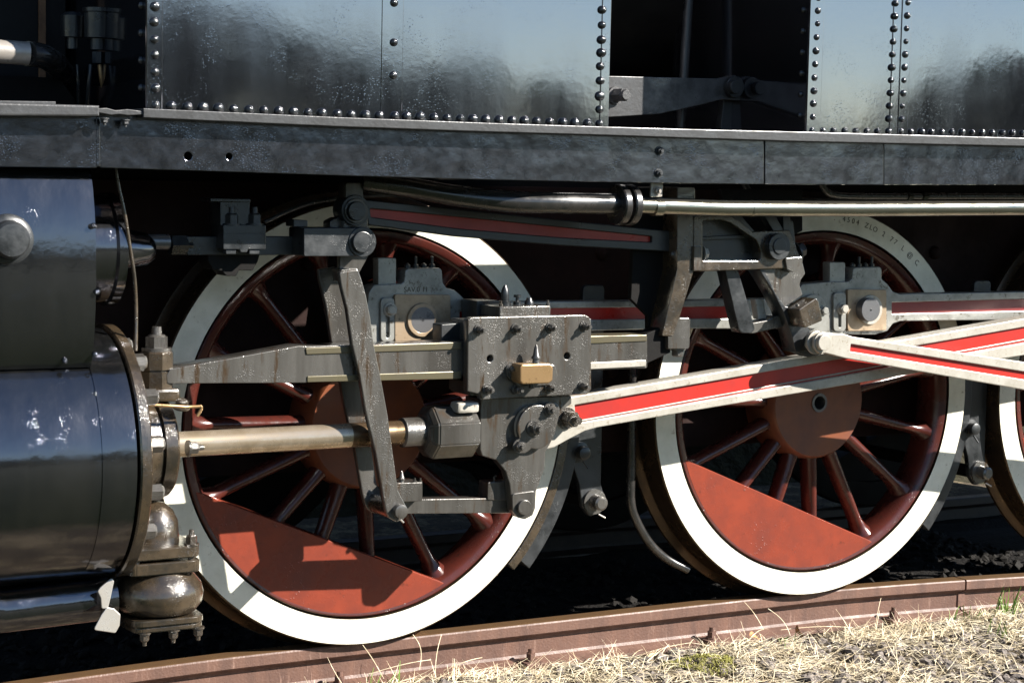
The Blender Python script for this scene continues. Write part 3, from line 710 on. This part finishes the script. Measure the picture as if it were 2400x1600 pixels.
# drip-cock rod across the gland
tube('cock_rod', [P(349, 948, -.47), P(400, 951, -.45), P(440, 953, -.44), P(471, 952, -.44)], .0045, 'brass', cyl)
tube('cock_rod', [P(468, 950, -.44), P(472, 957, -.44), P(462, 975, -.44)], .0045, 'brass', cyl)
# grease pipe
tube('oil_pipe', [P(270, 385, -.42), P(277, 430, -.42), P(292, 500, -.42), P(303, 570, -.42), P(315, 650, -.42), P(319, 730, -.42), P(318, 822, -.43)], .0052, 'greasy')
# drain casting below the rear end
DX, DY = -.815, -.40
dv = lathe('relief_valve', [(0, .03), (.004, .085), (.012, .102), (.035, .118), (.06, .121), (.085, .114), (.105, .098), (.12, .085)], (-.79, -.36, P(360, 1455, -.45).z), (0, 0, 1), 'greasy', n=48)
lathe('valve_dome', [(0, .068), (.03, .07), (.07, .066), (.10, .052), (.118, .03), (.125, 0)], (-.785, -.30, P(375, 1282, -.33).z), (0, 0, 1), 'greasy', dv, n=40)
def flange(pts, z0, z1, name='flange'):
    bm = bmesh.new(); a = [bm.verts.new((x, y, z0)) for x, y in pts]; b = [bm.verts.new((x, y, z1)) for x, y in pts]; n = len(pts)
    for i in range(n): bm.faces.new((a[i], a[(i+1) % n], b[(i+1) % n], b[i]))
    bm.faces.new(a[::-1]); bm.faces.new(b); bmesh.ops.recalc_face_normals(bm, faces=bm.faces)
    bmesh.ops.bevel(bm, geom=bm.edges[:], offset=.003, segments=2, affect='EDGES')
    return from_bm(name, bm, 'greasy', dv, ang=20)
sq = rounded([(-.90, -.45), (-.70, -.45), (-.70, -.22), (-.90, -.22)], .03)
fz = [P(400, y, -.45).z for y in (1283, 1310, 1317, 1345)]
flange(sq, fz[1], fz[0]); flange([(x+.002, y) for x, y in sq], fz[3], fz[2])
for x, y in ((-.874, -.43), (-.722, -.43), (-.722, -.25)):
    fasten('stud', 'flange_nut', (x, y, fz[0]), (0, 0, 1), .0155, 'greasy', dv, 1.6)
    bmx = lathe('flange_stud', [(0, .009), (.05, .009)], (x, y, fz[3]), (0, 0, 1), 'greasy', dv, n=10)
lf = rounded([(-.89, -.46), (-.69, -.46), (-.68, -.25), (-.90, -.25)], .04)
zb = P(400, 1455, -.46).z
flange(lf, zb-.012, zb+.006); flange([(x*.98-.015, y*.99) for x, y in lf], zb-.028, zb-.014)
for x, y in ((-.855, -.44), (-.775, -.44), (-.705, -.44), (-.705, -.28)):
    fasten('stud', 'flange_nut', (x, y, zb-.028), (0, 0, -1), .013, 'greasy', dv, 1.7)
# drain pipe along the bottom and its bright clamp
tube('drain_pipe', [P(-300, 1395, -.34), P(0, 1428, -.34), P(228, 1400, -.34)], .062, 'clad', smooth=False, n=32)
tube('drain_pipe_end', [P(222, 1401, -.34), P(262, 1396, -.34)], .066, 'clad', smooth=False, n=32)
plate('clamp', [(236, 1378), (262, 1356), (266, 1362), (258, 1400), (252, 1424), (240, 1424), (238, 1400), (231, 1385)], -.435, .008, 'bright')
plate('drip_shield', [(252, 1424), (267, 1427), (281, 1440), (279, 1465), (270, 1481), (222, 1474), (232, 1455), (240, 1440)], -.44, .006, 'bright')

# ------------------------------------------------------------------ slide bar
SY = -.34
sb = plate('slide_bar', [(392, 880), (400, 866), (560, 838), (700, 812), (732, 813), (1516, 789), (1516, 861), (1470, 862), (720, 895), (393, 897)], SY, .085, 'oily', None, .003)
plate('bronze_liner', [(718, 817), (1080, 803), (1080, 817), (720, 829)], SY-.004, .093, 'liner', sb, .001)
plate('bronze_liner', [(722, 883), (1080, 871), (1080, 886), (722, 894)], SY-.004, .093, 'liner', sb, .001)
plate('bronze_liner', [(1378, 789), (1515, 786), (1515, 798), (1378, 804)], SY-.004, .093, 'liner', sb, .001)
plate('bronze_liner', [(1378, 851), (1513, 845), (1513, 857), (1378, 864)], SY-.004, .093, 'rod', sb, .001)
pst = P(376, 850, -.33)
lathe('slide_bar_post', [(-.09, .045), (-.035, .045), (-.034, .04), (-.030, .04), (-.029, .047), (.015, .047), (.02, .043), (.021, .03)], (pst.x, -.30, pst.z+.01), (0, 0, 1), 'greasy', sb, n=8)
fasten('stud', 'post_nut', (pst.x-.001, -.30, pst.z+.032), (0, 0, 1), .031, 'oily', sb, 1.25)
box('post_foot', (pst.x-.09, -.35, pst.z-.105), (pst.x+.05, -.25, pst.z-.07), 'greasy', sb, .008)

# ------------------------------------------------------------------ crosshead
XY = -.375
ho = [P(1148.5, 840, XY), P(1329, 834, XY)]
xh = plate('crosshead', [(1099, 751), (1106, 746), (1371, 740), (1380, 745), (1384, 757), (1384, 912), (1376, 921), (1130, 934), (1127, 922), (1098, 915)], XY, .030, 'oily', None, .003, [circ(h.x, h.z, .0135, 20) for h in ho], .003)
x0, x1 = P(1096, 830, -.30).x, P(1383, 830, -.34).x
zt, zbm = P(1240, 752, -.34).z, P(1240, 918, -.34).z
bz0, bz1 = P(1240, 800, SY).z, P(1240, 886, SY).z
box('slipper', (x0-.012, XY+.031, bz0+.004), (x1, -.215, zt+.004), 'oily', xh, .004); box('slipper', (x0-.012, XY+.031, zbm-.004), (x1-.02, -.215, bz1-.004), 'oily', xh, .004)
box('rear_plate', (x0-.005, -.2145, zbm), (x1, -.19, zt), 'oily', xh, .003)
for a, b in ((1122, 772), (1208.6, 770), (1289, 767), (1369, 764), (1141.6, 911.7), (1209.7, 912.5), (1287, 908), (1365, 904)): stud(a, b, XY, .0125, xh, 'oily', 1.9)
box('oil_reservoir', (P(1171, 730, -.36).x, -.36, P(1200, 744, -.36).z), (P(1291, 730, -.36).x, -.24, P(1200, 718, -.36).z), 'oily', xh, .004)
zr = P(1200, 718, -.36).z
lathe('filler_cap', [(0, .018), (.012, .018), (.013, .012), (.03, .013), (.045, .011), (.06, .004)], (P(1183, 716, -.30).x, -.30, zr), (0, 0, 1), 'iron', xh, n=14)
lathe('filler_cap', [(0, .012), (.01, .012), (.012, .005), (.022, .005), (.023, .011), (.03, .011)], (P(1212, 716, -.30).x, -.30, zr), (0, 0, 1), 'iron', xh, n=12)
lathe('filler_cap', [(0, .014), (.008, .014), (.014, .01), (.02, .008)], (P(1240, 716, -.30).x, -.30, zr), (0, 0, 1), 'iron', xh, n=12)
for a in (1176, 1286): lathe('bolt', [(0, .006), (.008, .006), (.009, .003), (.016, .003)], (P(a, 716, -.35).x, -.345, zr), (0, 0, 1), 'oily', xh, n=8)
plate('oil_reservoir', [(1119, 706), (1172, 706), (1172, 755), (1119, 755)], -.24, .10, 'iron', xh, .004)
plate('wiper_block', [(1036, 762), (1100, 757), (1100, 802), (1036, 802)], -.27, .06, 'iron', xh, .003)
# brass oil box with its cup
bo = plate('oil_box', [(1225, 857), (1288, 855), (1294, 862), (1293, 890), (1286, 895), (1226, 897), (1222, 892), (1222, 861)], XY-.062, .06, 'brass', xh, .004, bev=.004)
oil_cup(1256, 856, XY-.035, .062, .0125, xh, 'oily')
plate('oil_box_flange', [(1188, 858), (1205, 853), (1300, 856), (1306, 880), (1296, 900), (1215, 905), (1190, 880)], XY-.008, .010, 'oily', xh, .01)
stud(1199, 864, XY-.008, .010, xh, 'oily', 1.3); lathe('drain_plug', [(0, .010), (.014, .009), (.016, .005)], P(1246, 898, XY-.03), (0, 0, -1), 'oily', xh, n=8)
# body below the slide bar: two cheeks with the rod between them
HY = -.315
low = [(1128, 936), (1338, 929), (1338, 945), (1312, 962), (1302, 1000), (1290, 1035), (1276, 1060), (1275, 1096), (1255, 1150), (1253, 1190), (1247, 1206), (1230, 1214), (1214, 1210), (1203, 1195), (1197, 1134), (1187, 1103), (1165, 1076), (1132, 1066), (1128, 1053)]
chk = plate('crosshead_cheek', low, HY, .035, 'oily', xh, .004, bev=.003)
plate('crosshead_cheek', low, HY+.13, .035, 'oily', xh, .004)
plate('crosshead_web', [(1128, 936), (1300, 931), (1215, 945), (1190, 1000), (1165, 1060), (1128, 1060)], HY+.034, .10, 'oily', xh, .003)
plate('arm_pad', [(1202, 1158), (1253, 1151), (1252, 1190), (1246, 1207), (1230, 1215), (1214, 1211), (1203, 1196)], HY-.006, .008, 'oily', xh, .008)
disc('arm_pin', 1231, 1189, HY-.018, .021, .02, 'oily', xh)
# gudgeon pin cover with two lugs
gc = P(1249, 998, HY); l1 = P(1289, 957, HY); l2 = P(1215, 1044, HY)
rr = .064; ov = []
for i in range(64):
    a = 2*pi*i/64; d = Vector((cos(a), sin(a))); r_ = rr
    for l in (l1, l2):
        dl = Vector((l.x-gc.x, l.z-gc.z)); c = max(0, d.dot(dl.normalized()))
        r_ = max(r_, rr+(dl.length+.016-rr)*max(0, (c-.93)/.07)**.8)
    ov.append(Vector((gc.x+d.x*r_, gc.z+d.y*r_)))
slab('gudgeon_cover', [ov], HY-.026, .026, 'oily', xh, .003)
slab('gudgeon_ring', [circ(gc.x, gc.z, .0665, 40)], HY-.014, .013, 'rod', xh, .001)
stud(1252, 1002, HY-.026, .021, xh, 'oily', 1.3); stud(1288, 959, HY-.026, .0165, xh, 'oily', 1.1); stud(1216, 1045, HY-.026, .0165, xh, 'oily', 1.1)
# socket for the piston rod
oc = []
for k in range(8):
    a = radians(22.5+45*k); oc.append((CY+.083*cos(a)*1.0, CZ+.006+.083*sin(a)))
xa, xb = P(1024, 1005, CY-.08).x, P(1129, 1005, CY-.08).x
bm = bmesh.new(); rings = []
for x, sc in ((xa-.012, .62), (xa-.004, .80), (xa+.012, 1), (xb, 1.0)): rings.append([bm.verts.new((x, CY+(y-CY)*sc, CZ+.006+(z-CZ-.006)*sc)) for y, z in oc])
for la, lb in zip(rings, rings[1:]):
    for i in range(8): bm.faces.new((la[i], la[(i+1) % 8], lb[(i+1) % 8], lb[i]))
bm.faces.new(rings[0][::-1]); bm.faces.new(rings[-1]); bmesh.ops.recalc_face_normals(bm, faces=bm.faces)
bmesh.ops.bevel(bm, geom=bm.edges[:], offset=.004, segments=2, affect='EDGES'); from_bm('rod_socket', bm, 'oily', xh, ang=15)
ck = P(1090, 950, CY-.05); box('cotter', (ck.x-.036, CY-.075, ck.z-.02), (ck.x+.036, CY-.02, ck.z+.012), 'rod', xh, .008)

# ------------------------------------------------------------------ rods
def fluted(name, outline, flute, Y, th, mt, red, rnd=.004, fr=.006, depth=.011, parent=None):
    fl = rounded(W(flute, Y), fr)
    o = slab(name, [rounded(W(outline, Y), rnd), fl], Y, th, mt, parent, .003)
    c = sum(fl, Vector((0, 0)))/len(fl)
    slab('flute', [[c+(p-c)*1.0+((p-c).normalized()*.002) for p in fl]], Y+depth, th-2*depth, red, o, .001)
    return o
def fillet(par, a, b, Y, mt):   # pale bead inside the flute, standing in for the highlight on its fillet
    p, q = P(*a, Y), P(*b, Y); tube('highlight_bead', [p, q], .0028, mt, par, n=8, smooth=False)
KY = -.275
xe = P(2440, 740, KY).x
cr = fluted('connecting_rod', [(1262, 942), (1300, 934), (1345, 931), (1600, 888.5), (2400, 748.5), (2750, 690), (2760, 770), (2400, 830), (1600, 964), (1400, 999), (1371, 1007), (1336, 1025), (1298, 1046), (1270, 1052), (1235, 1040), (1212, 1005), (1225, 962)],
            [(1345, 947), (1600, 903), (2700, 712), (2700, 751), (1600, 950), (1350, 994)], KY, .07, 'rod', 'rred', .01)
fillet(cr, (1352, 987), (2640, 752), KY+.010, 'rod')
fasten('stud', 'wedge_bolt', P(1326, 979, KY), FRONT, .026, 'greasy', cr, 1.9)
QY = -.13
k1 = fluted('coupling_rod', [(864, 802), (862, 723), (867, 686), (878, 670), (941, 667), (950, 661), (952, 632), (1034, 630), (1036, 664), (1046, 677), (1065, 682), (1089, 704), (1120, 711), (1300, 709), (1470, 707.5), (1600, 706.5), (1795, 702), (1850, 700), (1850, 768), (1600, 768), (1300, 775), (1120, 782), (1080, 800), (1050, 812), (880, 816)],
            [(1076, 728), (1300, 720), (1730, 716), (1734, 748), (1300, 752), (1076, 757)], QY, .065, 'crod', 'rred', .012)
k2 = fluted('coupling_rod', [(1862, 690), (1882, 668), (1946, 662), (1988, 662), (1999, 655), (2001, 629), (2065, 627), (2065, 655), (2080, 668), (2092, 685), (2108, 691), (2400, 685.5), (2800, 679), (2800, 742), (2400, 747), (2110, 750.5), (2092, 757), (2079, 774), (2051, 782), (1946, 782), (1880, 776), (1852, 766)],
            [(2089, 707), (2400, 699), (2760, 692), (2760, 722), (2400, 730), (2089, 737)], QY, .065, 'crod', mat('rod_red_dull', (.20, .018, .018), .4, col2=(.15, .014, .014), nscale=6), .012)
stamp('SAV.0 11', P(975, 682, QY).x, P(975, 684, QY).z, QY-.0006, .022, 0, k1)
def bearing(k, cx, cy, bx0, by0, bx1, by1, sx0, sx1, bolt, post, boxtop, ringm, seed):
    plate('bearing_brass', [(bx0, by0), (bx1, by0+1), (bx1, by1-2), (bx0, by1)], QY-.012, .05, 'brassy', k, .006)
    disc('bearing_ring', cx, cy, QY-.020, .049, .02, ringm, k, hole=.040)
    disc('crank_pin', cx, cy, QY-.020 if seed == 0 else QY-.045, .0385, .12, 'pin', k)
    disc('centre_mark', cx, cy, QY-.0206 if seed == 0 else QY-.0456, .004, .002, 'iron', k, .0005)
    pts = rounded(W([(sx0, by0+8), (sx1, by0+8), (sx1, by1), (sx0, by1)], QY-.010), .014)
    c0 = W([((sx0+sx1)/2, by0+36)], QY-.01)[0]; c1 = W([((sx0+sx1)/2, by1-12)], QY-.01)[0]
    slot = circ(c0.x, c0.y, .008, 10, 0, pi)+circ(c1.x, c1.y, .008, 10, pi, 2*pi)
    slab('wedge_plate', [pts, slot], QY-.010, .0095, 'crod', k)
    stud(bolt[0], bolt[1], QY-.010, .0165, k, 'rod', 1.2, 'cap', 'wedge_bolt')
    plate('wedge', post, QY+.012, .04, 'crod', k, .003)
    p = W(boxtop, QY)
    for j in range(4):
        t = (j+.5)/4; q = p[0].lerp(p[1], t); lathe('cap_bolt', [(0, .010), (.012, .010), (.014, .005), (.016+.02*(j % 2), .005), (.017+.02*(j % 2), .002)], (q.x, QY+.03, q.y), (0, 0, 1), 'iron', k, n=8)
bearing(k1, 991.5, 750, 927, 691, 1055, 799, 894, 924, (914, 725.5), [(888, 606), (927, 606), (927, 672), (888, 672)], [(955, 631), (1032, 630)], 'brassy', 0)
bearing(k2, 2041.5, 726, 1988, 679, 2077, 775, 1955, 1982, (1973, 723), [(1946, 616), (1980, 616), (1980, 664), (1946, 664)], [(2003, 628), (2063, 627)], 'rod', 1)
disc('knuckle_washer', 1906, 730, QY-.014, .056, .013, 'crod', k2); stud(1930, 728, QY-.014, .014, k2, 'crod', 1.0, 'cap', 'knuckle_bolt')
EY = -.385
er = fluted('eccentric_rod', [(1912, 790), (1927, 780), (1942, 782.5), (1980, 785), (2000, 791.5), (2400, 850), (2800, 908), (2800, 972), (2400, 911), (1982, 837), (1935, 825), (1920, 827), (1908, 812)],
            [(1993, 803.5), (2400, 868.5), (2760, 925), (2760, 945), (2400, 891), (1991, 825)], EY, .05, 'rod', 'rred', .012)
disc('pin_head', 1927, 803, EY-.012, .031, .012, 'rod', er); disc('pin_end', 1934, 803, EY-.03, .024, .02, 'rod', er)

# ------------------------------------------------------------------ valve gear
vs = tube('valve_spindle', [P(250, 567, -.27), P(395, 567, -.27)], .021, 'pin', smooth=False, n=24)
lathe('spindle_nut', [(0, .03), (.045, .03), (.046, .024), (.06, .024)], P(398, 574, -.27), (1, 0, 0), 'iron', vs, n=6)
plate('spindle_bar', [(440, 556), (830, 556), (830, 596), (440, 596)], -.29, .04, 'iron', vs, .003)
GY = -.345
gb = plate('spindle_guide', [(525, 548), (622, 548), (622, 583), (581, 583), (578, 590), (565, 590), (562, 583), (525, 583)], GY, .10, 'iron', None, .002)
plate('guide_cap', [(525, 529), (622, 529), (622, 546.5), (525, 546.5)], GY, .10, 'iron', gb, .002)
plate('guide_post', [(518, 474), (584, 474), (584, 528), (518, 528)], GY+.02, .09, 'iron', gb, .002)
plate('guide_lip', [(495, 466), (586, 468), (586, 473), (495, 471)], GY+.015, .09, 'iron', gb, .001)
for a in (543, 597): fasten('stud', 'guide_nut', P(a, 528, GY+.02), (0, 0, 1), .019, 'iron', gb, 1.6)
for a in (543, 598): box('bolt_head', (P(a-12, 590, GY).x, GY+.005, P(a, 596, GY).z), (P(a+12, 590, GY).x, GY+.035, P(a, 585, GY).z), 'iron', gb, .002)
plate('guide_bracket', [(490, 588), (610, 588), (603, 612), (592, 632), (560, 632), (553, 645), (532, 645), (520, 633), (500, 630), (490, 612)], GY+.06, .08, 'dark', gb, .003)
fk = plate('valve_crosshead', [(714, 536), (850, 536), (850, 599), (714, 599)], -.375, .11, 'iron', None, .004)
disc('fork_eye', 850, 567.5, -.379, .0405, .115, 'iron', fk); disc('fork_pin', 851, 567.5, -.391, .028, .02, 'iron', fk)
plate('fork_cap', [(690, 516), (720, 518), (720, 530), (690, 530)], -.33, .06, 'iron', fk, .002)
# radius rod
rrod = fluted('radius_rod', [(848, 470), (1144, 500), (1580, 545), (1580, 588), (1316, 573), (1075, 553), (866, 525), (860, 500)], [(865, 486), (1144, 513), (1530, 552), (1530, 570), (1316, 559), (1075, 538), (868, 511)], -.30, .045, 'iron', 'rred', .004, .008, .012)
disc('rod_eye', 834, 493, -.31, .042, .065, 'iron', rrod); disc('eye_ring', 836, 494, -.318, .034, .02, 'oily', rrod, hole=.026); disc('eye_pin', 838, 495, -.335, .025, .06, 'iron', rrod)
plate('eye_block', [(812, 430), (850, 430), (850, 468), (812, 468)], -.30, .05, 'oily', rrod, .004)
plate('lever_head', [(775, 520), (790, 512), (812, 508), (860, 515), (866, 540), (775, 540)], -.28, .05, 'oily', rrod, .006)
# combination lever: two plates joined by the lower pin
lev = [(798, 640), (838, 634), (847, 660), (856, 693), (866, 744), (874, 806), (890, 881), (907, 974), (919, 1062), (931, 1150), (950, 1186), (952, 1204), (944, 1216), (930, 1220), (915, 1212), (908, 1198), (902, 1172), (884, 1066), (860, 964), (845, 878), (828, 806), (816, 724), (803, 672)]
LY = -.368
cl = plate('combination_lever', lev, LY, .022, 'oily', None, .004, bev=.003)
plate('lever_top', [(812, 480), (860, 480), (862, 600), (840, 640), (806, 648), (797, 640), (798, 610)], LY+.068, .022, 'oily', cl, .004)
plate('lever_jog', [(800, 634), (837, 630), (842, 654), (804, 660)], LY+.0225, .066, 'oily', cl, .003)
slab('lever_plate', [rounded(W(lev, LY), .004)], LY+.148, .02, 'oily', cl, .003)
p0 = P(933, 1196, LY)
lathe('lever_boss', [(.0225, .030), (.148, .030)], (p0.x, LY, p0.z), (0, 1, 0), 'greasy', cl, n=28)
lathe('lever_pin', [(-.022, .0), (-.022, .014), (-.020, .020), (.001, .021)], (p0.x+.002, LY, p0.z), (0, 1, 0), 'oily', cl, n=24)
tube('split_pin', [P(936, 1214, LY-.015), P(946, 1224, LY-.015)], .0025, 'bright', cl, smooth=False, n=6)
ul = plate('union_link', [(920, 1176), (990, 1171), (1144, 1168.5), (1203, 1168), (1230, 1175), (1240, 1190), (1230, 1205), (1196, 1200), (951, 1202), (925, 1210)], LY+.092, .05, 'oily', None, .006)
plate('oil_cup_block', [(930, 1133), (989, 1131), (989, 1172), (930, 1175)], LY+.060, .085, 'oily', ul, .003)
oil_cup(941, 1134, LY+.08, .04, .0095, ul)
for a in (972, 985): lathe('cap_bolt', [(0, .006), (.008, .006), (.01, .003), (.016, .003)], P(a, 1132, LY+.075), (0, 0, 1), 'oily', ul, n=8)
plate('oil_cup_block', [(1145, 1131), (1199, 1130), (1201, 1170), (1144, 1170)], LY+.088, .06, 'oily', ul, .003)
tube('cap_hook', [P(1158, 1131, LY+.10), P(1158, 1118, LY+.10), P(1163, 1114, LY+.10)], .003, 'oily', ul, n=6)

# ------------------------------------------------------------------ motion bracket and expansion link
MY = -.345
mb = plate('motion_bracket', [(1589, 440), (1628, 440), (1628, 578), (1625, 634), (1596, 730), (1577, 786), (1553, 786), (1588, 632)], MY, .10, 'iron', None, .003)
mb.data.materials[0] = M['greasy']
plate('bracket_rib', [(1492, 440), (1590, 440), (1588, 632), (1553, 786), (1520, 786), (1520, 740), (1480, 700)], MY+.08, .02, 'dark', mb, .003)
plate('slide_bar_seat', [(1583, 747), (1614, 746), (1617, 750), (1615, 812), (1612, 816), (1567, 816), (1567, 785), (1577, 785)], MY+.003, .09, 'oily', mb, .003)
fasten('cap', 'seat_nut', P(1588, 817, MY+.04), (0, 0, -1), .02, 'oily', mb, 1.1)
plate('seat_arm', [(1500, 790), (1570, 760), (1570, 825), (1516, 850)], MY+.02, .06, 'dark', mb, .003)
oh = [(1628, 507), (1640, 505), (1706, 502), (1735, 522), (1764, 545), (1800, 543), (1850, 541), (1858, 560), (1868, 588), (1879, 609), (1868, 626), (1858, 636), (1846, 630), (1838, 627), (1640, 634), (1627, 633)]
ih = [(1645, 516), (1690, 513), (1712, 520), (1775, 562), (1785, 590), (1784, 608), (1776, 613), (1645, 613)]
lb = plate('link_bracket', oh, MY-.003, .075, 'oily', None, .006, [rounded(W(ih, MY-.003), .008)], .003)
lb.data.materials[0] = M['greasy']
plate('bracket_panel', [(1636, 512), (1700, 508), (1780, 556), (1792, 620), (1636, 622)], MY+.045, .02, 'iron', lb, .002)
plate('bracket_rib', [(1644, 556), (1764, 551), (1764, 557), (1644, 562)], MY+.032, .02, 'iron', lb, .002)
plate('end_flange', [(1628, 578), (1644, 579), (1643, 633), (1627, 633)], MY-.010, .09, 'oily', lb, .002)
fasten('cap', 'flange_bolt', P(1645, 594, MY+.02), (1, 0, 0), .018, 'rod', lb, 1.0); fasten('stud', 'flange_bolt', P(1588, 596, MY+.02), (-1, 0, 0), .016, 'oily', lb, 1.0)
disc('pivot_disc', 1828, 578, MY-.028, .041, .03, 'iron', lb); disc('pivot_pin', 1829, 577, MY-.032, .024, .02, 'iron', lb)
fasten('cap', 'trunnion_bolt', P(1866, 590, MY+.02), (.9, 0, .35), .024, 'iron', lb, 1.2)
plate('pivot_lug', [(1842, 606), (1880, 603), (1880, 615), (1859, 637), (1846, 630)], MY-.012, .02, 'oily', lb, .004)
plate('bracket_stay', [(1783, 490), (1808, 490), (1838, 545), (1818, 547)], MY+.012, .03, 'iron', lb, .002)
plate('bracket_stay', [(1700, 490), (1722, 490), (1770, 545), (1748, 545)], MY+.012, .03, 'iron', lb, .002)
plate('trunnion_cap', [(1836, 505), (1850, 505), (1852, 518), (1858, 520), (1864, 575), (1838, 545)], MY+.012, .05, 'iron', lb, .003)
plate('bracket_back', [(1690, 445), (1880, 445), (1880, 540), (1840, 560), (1770, 545), (1700, 505)], MY+.10, .02, 'dark', lb, .003)
ek = plate('expansion_link', [(1699, 625), (1726, 625), (1744, 685), (1768, 770), (1762, 779), (1740, 779), (1733, 770), (1722, 725)], -.315, .05, 'iron', None, .004)
plate('link_bar', [(1788, 628), (1818, 690), (1840, 719), (1857, 723), (1876, 745), (1886, 772), (1893, 821), (1866, 824), (1857, 785), (1836, 727), (1812, 681), (1782, 632)], -.335, .07, 'iron', ek, .003)
plate('link_plate', [(1786, 620), (1880, 616), (1886, 641), (1876, 655), (1873, 668), (1880, 690), (1858, 706), (1836, 720), (1822, 703), (1800, 664)], -.33, .03, 'oily', ek, .004)
plate('link_foot', [(1736, 764), (1799, 752), (1820, 742), (1850, 744), (1850, 762), (1800, 772), (1763, 780), (1740, 779)], -.30, .06, 'oily', ek, .004)
plate('link_block', [(1772, 702), (1789, 702), (1795, 744), (1779, 747)], -.27, .03, 'rod', ek, .002)
plate('die_oil_box', [(1875, 726), (1912, 701), (1917, 706), (1926, 750), (1888, 766), (1884, 762)], -.40, .075, 'greasy', ek, .003, bev=.003)
for a, b in ((1869, 716), (1884, 720), (1905, 704)): fasten('rivet', 'box_screw', P(a, b, -.37), (-.3, -.3, .9), .007, 'oily', ek)
plate('link_tail', [(1858, 760), (1890, 760), (1902, 790), (1940, 790), (1945, 815), (1925, 828), (1895, 835), (1866, 822)], -.33, .05, 'iron', ek, .006)
disc('tail_ring', 1914, 803, -.375, .036, .01, 'rod', ek, hole=.024)

# ------------------------------------------------------------------ pipes under the running board
PY = -.485
xs_ = [P(a, b, PY) for a, b in ((1470, 480), (1700, 488), (2000, 489), (2400, 487), (3000, 484))]
tube('feed_pipe', xs_, .0255, 'pipe', smooth=False, n=28)
fl_ = P(1462, 480, PY)
for dx in (-.028, .008): lathe('pipe_flange', [(0, .058), (.004, .061), (.020, .061), (.024, .058)], (fl_.x+dx, PY, fl_.z), (1, 0, 0), 'pipeb', n=40)
tube('feed_pipe', [P(1455, 478, PY), P(1330, 476, PY), P(1200, 473, PY+.02), P(1080, 460, PY+.08), P(960, 440, PY+.16), P(850, 425, PY+.2)], .031, 'pipeb', n=28)
hb = plate('pipe_hanger', [(1528, 405), (1553, 405), (1553, 440), (1551, 460), (1526, 460)], PY-.028, .006, 'silver', None, .002)
lathe('hanger_strap', [(0, .0285), (.028, .0285)], (P(1530, 485, PY).x, PY, P(1540, 484.5, PY).z), (1, 0, 0), 'pipe', hb, n=28)
stud(1540, 447, PY-.028, .011, hb, 'silver', 1)
lathe('pipe_joint', [(0, .0268), (.006, .0268)], (P(1757, 489, PY).x, PY, P(1757, 488.5, PY).z), (1, 0, 0), 'pipe', n=28)
tube('brake_pipe', [P(1915, 400, -.2), P(1935, 445, -.2), P(1970, 458, -.2), P(2100, 460, -.2), P(2400, 460, -.2), P(2900, 462, -.2)], .012, 'pipeb')
for a in (2125, 2160): lathe('pipe_collar', [(0, .017), (.02, .017)], P(a, 460, -.2), (1, 0, 0), 'pipeb', n=8)
tube('brake_pipe', [P(1740, 420, -.1), P(1760, 455, -.1), P(1790, 470, -.1), P(2000, 472, -.1)], .011, 'iron')
tube('copper_pipe', [P(620, 520, -.05), P(720, 478, -.05), P(840, 460, -.05), P(960, 455, -.05)], .007, 'iron')
tube('sand_pipe', [P(1486, 800, .07), P(1482, 900, .07), P(1480, 1000, .07), P(1480, 1091, .07), P(1478, 1171, .07), P(1491, 1219, .07), P(1525, 1276, .07), P(1566, 1311, .07), P(1612, 1334, .06)], .0155, 'pipeb')

# ------------------------------------------------------------------ brake gear behind each wheel
def brake(xc, y0):
    def arc_slab(name, r0, r1, a0, a1, Y, th, mt, par):
        a0, a1 = radians(a0), radians(a1)
        lp = [Vector((xc+r0*cos(a0+(a1-a0)*i/16), R_T+r0*sin(a0+(a1-a0)*i/16))) for i in range(17)]
        lp += [Vector((xc+r1*cos(a1+(a0-a1)*i/16), R_T+r1*sin(a1+(a0-a1)*i/16))) for i in range(17)]
        return slab(name, [lp], Y, th, mt, par, .002)
    b = arc_slab('brake_shoe', .700, .727, -43, 2, .02, .09, 'greasy', None)
    arc_slab('shoe_holder', .729, .775, -40, 4, .03, .07, 'iron', b)
    hx = xc+.825
    pts = [(hx-.035, 1.1), (hx+.040, 1.1), (hx+.045, .44), (hx+.058, .40), (hx+.05, .355), (hx+.01, .335), (hx-.02, .37), (hx-.035, .45), (hx-.055, .50), (hx-.055, .60)]
    h = slab('brake_hanger', [rounded([Vector(p) for p in pts], .015)], .05, .022, 'iron', None, .003)
    lathe('hanger_pin', [(-.055, .0), (-.055, .017), (-.05, .024), (-.012, .026), (-.011, .042), (0, .042)], (hx+.02, .05, .385), (0, 1, 0), 'oily', h, n=26)
    lathe('shoe_pin', [(-.05, 0), (-.05, .014), (-.047, .021), (-.02, .022), (-.018, .034), (0, .034)], (hx-.045, .05, .555), (0, 1, 0), 'iron', h, n=24)
    tube('split_pin', [(hx+.01, .0, .35), (hx+.03, -.01, .338)], .003, 'bright', h, smooth=False, n=6); tube('split_pin', [(hx-.05, .01, .53), (hx-.035, .0, .505)], .003, 'iron', h, smooth=False, n=6)
    box('brake_beam', (hx-.0, .09, .36), (hx+.05, 1.5, .40), 'dark', h, .004)
brake(XW[0], 0); brake(XW[1]-.035, 0)
